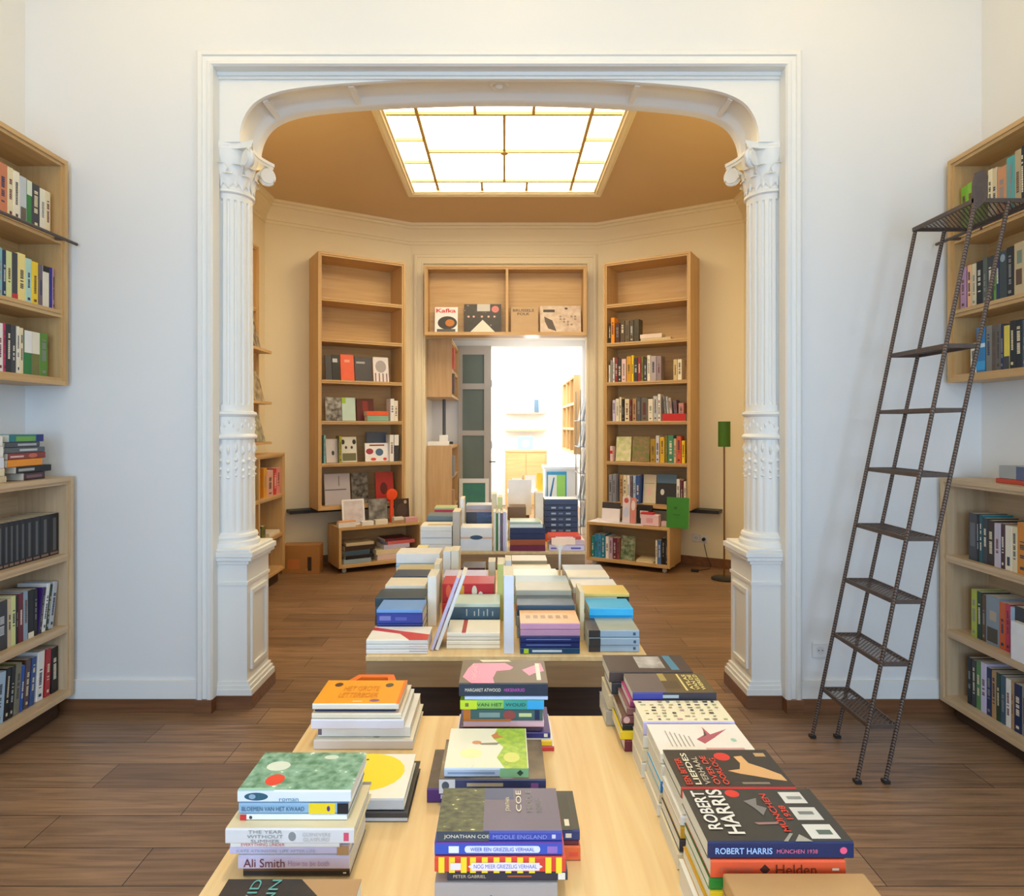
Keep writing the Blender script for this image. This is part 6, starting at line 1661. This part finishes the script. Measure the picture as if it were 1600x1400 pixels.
stand(bl, 0.48, [(404, 409, 'darkgreen', 120), (409.5, 415, 'olive', 110)], 'middle shelf of back room left bookcase', GX, end='left', back=0.05, whole=True)
# cardboard box on the floor
o = thing('cardboard_box', 'brown cardboard box with printed marks on the floor left of the trolley', 'box', Matrix.Translation((-2.27, 6.52, 0)) @ Matrix.Rotation(R(4), 4, 'Z'))
CARD = mottled(['B07A3E', 'C08A4C', 'A87238'], 6)
MB().box(0, 0, 0, 0.38, 0.18, 0.29).build('carton', CARD, o, bevel=0.003)
MB().box(0.005, -0.0006, 0.14, 0.02, 0.001, 0.2).build('printed_mark', ink('3A2A1A'), o)
MB().box(0.26, -0.0006, 0.03, 0.3, 0.001, 0.17).build('printed_mark', ink('3A2A1A'), o)
MB().box(0.06, -0.0006, 0.05, 0.18, 0.001, 0.15).build('printed_mark', ink('C8783A'), o)
# floor lamp
o = thing('floor_lamp', 'slim floor lamp with small green cylinder shade beside the right column', 'lamp', Matrix.Translation((2.165, 6.3, 0)))
MB().lathe([(0.125, 0.0), (0.125, 0.012), (0.11, 0.02), (0.02, 0.024)], n=40).build('base', BLACKP, o, smooth=True)
MB().tube([(0, 0, 0.02), (0, 0, 1.33)], 0.0085, 12).build('pole', paint('8A6238', 0.35, 0.6), o, smooth=True)
MB().lathe([(0.056, 1.305), (0.058, 1.305), (0.058, 1.553), (0.056, 1.553), (0.054, 1.549)], n=40).build('lamp_shade', paint('3E6A14', 0.6, noise=0.08), o, smooth=True)
wr = Case(1.1, 7.5, -ANG)
socket('white wall socket right of the right trolley, empty left one', wr.M @ Matrix.Translation((1.135, 0, 0.30)))
socket('white wall socket with the black plug, right of right trolley', wr.M @ Matrix.Translation((1.22, 0, 0.295)))
o = thing('lamp_cable', 'thin black lamp cable hanging from socket to floor', 'cable', wr.M)
MB().tube([(1.22, -0.02, 0.29), (1.23, -0.05, 0.24), (1.26, -0.06, 0.12), (1.30, -0.05, 0.03), (1.30, -0.12, 0.006), (1.22, -0.25, 0.006), (1.20, -0.3, 0.006)], 0.004, 8).build('cord', BLACKP, o, smooth=True)
MB().lathe([(0.018, 0.0), (0.018, 0.03), (0.012, 0.036)], n=16).build('plug', BLACKP, o).matrix_local = Matrix.Translation((1.22, -0.0155, 0.295)) @ Matrix.Rotation(R(90), 4, 'X')
MB().box(1.16, -0.33, 0.0005, 1.23, -0.29, 0.026).build('foot_switch', BLACKP, o)

# ------------------------------------------------------------------ passage and far room
pu = Case(-0.63, 7.68, A90)
bookcase('passage_cabinet', 'upper plywood cabinet hanging on the left wall of the passage', pu, 1.15, 0.365, 1.86, 2.56, (2.2,))
bookcase('passage_cabinet', 'lower plywood cabinet standing on the left of the passage', pu, 1.15, 0.365, 0.06, 1.27, (0.9, 0.5), feet=0.06)
GP = 'books in the passage cabinets'
for z, lab, cs in ((2.2, 'upper shelf of upper passage cabinet', (('coral', 250), ('palepink', 240), ('white', 250))), (1.898, 'lower shelf of upper passage cabinet', (('brown', 240), ('darkbrown', 250))), (0.9, 'top shelf of lower passage cabinet', (('grey', 250), ('brown', 240), ('ivory', 220))), (0.5, 'middle shelf of lower passage cabinet', (('tan', 240), ('yellow', 230)))):
    for i, (c, h) in enumerate(cs):
        M = pu.M @ Matrix.Translation((0.10 + 0.05 * i, -0.03 + 0.012 * i, z + 0.0005)) @ Matrix(((0, 0, -1, 0), (0, 1, 0, 0), (1, 0, 0, 0), (0, 0, 0, 1)))
        book(h / 1000, 0.2, 0.04, c, M, f'{word(c)} book, {ORD[i]} from the left on {lab}', GP, whole=True)
o = thing('telephone', 'white telephone on the lower passage cabinet', 'telephone', Matrix.Translation((-0.93, 7.75, 1.2705)))
MB().box(0, 0, 0, 0.26, 0.2, 0.05).build('base', WHITE, o, bevel=0.006)
MB().box(0.14, 0.02, 0.05, 0.24, 0.1, 0.13).build('handset', WHITE, o, bevel=0.006)
MB().box(0.26, 0.05, 0.02, 0.30, 0.12, 0.05).build('dark_connector', BLACKP, o)
o = thing('wall_pipe', 'dark grey upright pipe between the two passage cabinets', 'pipe', Matrix.Translation((-0.78, 8.3, 1.2705)))
MB().tube([(0, 0, 0), (0, 0, 0.586)], 0.022, 14).build('tube', paint('5A5A5E', 0.5), o, smooth=True)
MB().lathe([(0.05, 0), (0.05, 0.02), (0.025, 0.03)], n=18).build('collar', ink('maroon'), o)
o = thing('framed_painting', 'white framed green painting leaning against the grey glazed door', 'painting', Matrix.Translation((-0.622, 8.74, 0.002)) @ Matrix.Rotation(R(-4), 4, 'X'))
mb = MB().box(0, 0, 0, 0.05, 0.025, 0.79).box(0.36, 0, 0, 0.41, 0.025, 0.79).box(0.05, 0, 0, 0.36, 0.025, 0.05).box(0.05, 0, 0.73, 0.36, 0.025, 0.79)
mb.build('frame', WHITE, o)
MB().box(0.05, 0.008, 0.05, 0.36, 0.02, 0.73).build('canvas', mottled(['3E8A5E', '5AA67A', '7AB890', '3A7A6A'], 9), o)
# magazine rack on the right of the passage
o = thing('magazine_rack', 'tall narrow wire rack of magazines at the right of the passage', 'rack', Matrix.Translation((0.9, 7.72, 0)))
for x, y in ((0.02, 0), (0.02, 0.5), (0.16, 0), (0.16, 0.5)):
    MB().tube([(x, y, 0), (x, y, 1.95)], 0.006, 8).build('upright', STEEL, o, smooth=True)
for z in (0.3, 0.62, 0.94, 1.26, 1.58):
    MB().box(0.0, 0, z - 0.008, 0.16, 0.5, z).build('tray', STEEL, o)
GMG = 'magazines in the passage rack'
for i, z in enumerate((0.3, 0.62, 0.94, 1.26, 1.58)):
    for j, c in enumerate((('silver', 'greyblue'), ('slate', 'white'), ('white', 'grey'), ('paleblue', 'charcoal'), ('silver', 'slate'))[i]):
        M = Matrix.Translation((0.92 + 0.045 * j, 7.73 + 0.02 * j, z + 0.001)) @ Matrix.Rotation(R(9), 4, 'Y') @ Matrix(((0, 0, -1, 0), (-0.0, 1, 0, 0), (1, 0, 0, 0), (0, 0, 0, 1)))
        book(0.28, 0.21, 0.006, c, M, f'{word(c)} magazine, {("front", "rear")[j]} one on {ORD[4 - i]} tray from the top of passage rack', GMG, whole=True, cat='magazine', name='magazine')
# far room
fw = Case(1.01, 11.2, -A90)
bookcase('wall_cubby_unit', 'brown cubby shelf unit on the right wall of the bright far room', fw, 1.9, 0.385, 1.10, 2.26, (1.86, 1.49), dividers=(0.65, 1.27))
for i, z in enumerate((1.77, 1.44)):
    tag(MB().box(0.02, 12.12, z - 0.025, 0.79, 12.298, z).build('wall_shelf', BIRCH), f'pale wooden shelf on the far room back wall, {("upper", "lower")[i]} one', 'shelf', 'shelves in the far room')
o = thing('far_cabinet', 'pale wooden cabinet against the far room back wall', 'cabinet', Matrix.Translation((0.02, 11.95, 0)))
MB().box(0, 0, 0, 0.77, 0.345, 1.03).build('body', BIRCH, o)
MB().box(-0.01, -0.01, 1.03, 0.78, 0.345, 1.06).build('top', BIRCH, o)
for x in (0.02, 0.39):
    d = MB().box(x, -0.015, 0.05, x + 0.36, -0.001, 1.0).build('door', BIRCH, o)
    MB().box(x + 0.3, -0.03, 0.5, x + 0.315, -0.015, 0.6).build('handle', STEEL, d)
GF = 'things on the far room shelves'
fr_ = Case(0, 12.12, 0)
for i, (p0, p1, z, h, c) in enumerate(((801, 804, 1.77, 0.2, 'grey'), (819, 823, 1.77, 0.2, 'greyblue'), (829, 834, 1.77, 0.24, 'mauve'), (835, 842, 1.77, 0.25, 'slate'), (844, 850, 1.77, 0.2, 'paleblue'), (808, 818, 1.44, 0.18, 'white'), (822, 836, 1.44, 0.2, 'ivory'), (839, 848, 1.44, 0.16, 'silver'))):
    face_out(fr_, z, p0, p1, h, c, f'{word(c)} book facing out on the far room {"upper" if z > 1.5 else "lower"} shelf', GF, back=0.06, tilt=6, whole=True)
face_out(Case(0, 11.95, 0), 1.06, 809, 833, 0.27, 'aqua', 'turquoise picture book on the far room cabinet', GF, back=0.12, tilt=8, whole=True, art=[('top', 'disc', (0.55, 0.5, 0.25, 0.25), 'E8F0EC')])
o = thing('low_display_table', 'low white display table in the bright far room', 'table', Matrix.Translation((0.05, 9.5, 0)))
MB().box(0, 0, 0.50, 0.52, 0.5, 0.53).build('table_top', WHITE, o)
for x in (0.01, 0.47):
    for y in (0.01, 0.45):
        MB().box(x, y, 0, x + 0.04, y + 0.04, 0.5).build('leg', WHITE, o)
lt = Case(0, 9.6, 0)
face_out(lt, 0.53, 839, 848, 0.27, 'F0CC28', 'bright yellow book standing on the far room table', GF, back=0.05, tilt=5, whole=True)
face_out(lt, 0.53, 821, 837, 0.24, 'white', 'white book standing left of the yellow one in the far room', GF, back=0.05, tilt=5, whole=True)
face_out(lt, 0.53, 800, 815, 0.2, 'ivory', 'ivory book standing leftmost on the far room table', GF, back=0.05, tilt=5, whole=True)
o = thing('counter', 'white counter on the right side of the bright far room', 'counter', Matrix.Translation((0.62, 9.75, 0)))
MB().box(0, 0.02, 0, 0.5, 0.5, 0.85).build('body', WHITE, o)
MB().box(-0.02, 0, 0.85, 0.52, 0.52, 0.89).build('worktop', WHITE, o)
o = thing('poster_board', 'blue and green poster board standing in front of the white counter', 'poster', Matrix.Translation((0.635, 9.6, 0.0)))
MB().box(0, 0, 0.40, 0.30, 0.012, 0.83).build('board', ink('3A9AD0'), o)
MB().box(0.02, -0.001, 0.42, 0.28, 0.0005, 0.78).build('white_field', ink('EAF2EE'), o)
MB().box(0.15, -0.002, 0.44, 0.28, -0.001, 0.78).build('green_field', ink('9ADA6A'), o)
MB().extrude([(0.04, -0.002, 0.44), (0.07, -0.002, 0.44), (0.12, -0.002, 0.74), (0.10, -0.002, 0.74)], (0, 0.001, 0)).build('blue_stroke', ink('2A7AB8'), o)
for x in (0.04, 0.24):
    MB().box(x, 0.012, 0, x + 0.02, 0.03, 0.8).build('leg', STEEL, o)

if LOOSE.v:
    o = LOOSE.build('books', LOOSE_MATS)
    tag(o, 'the many small books far back on shelves and tables', 'books')
    o['kind'] = 'stuff'
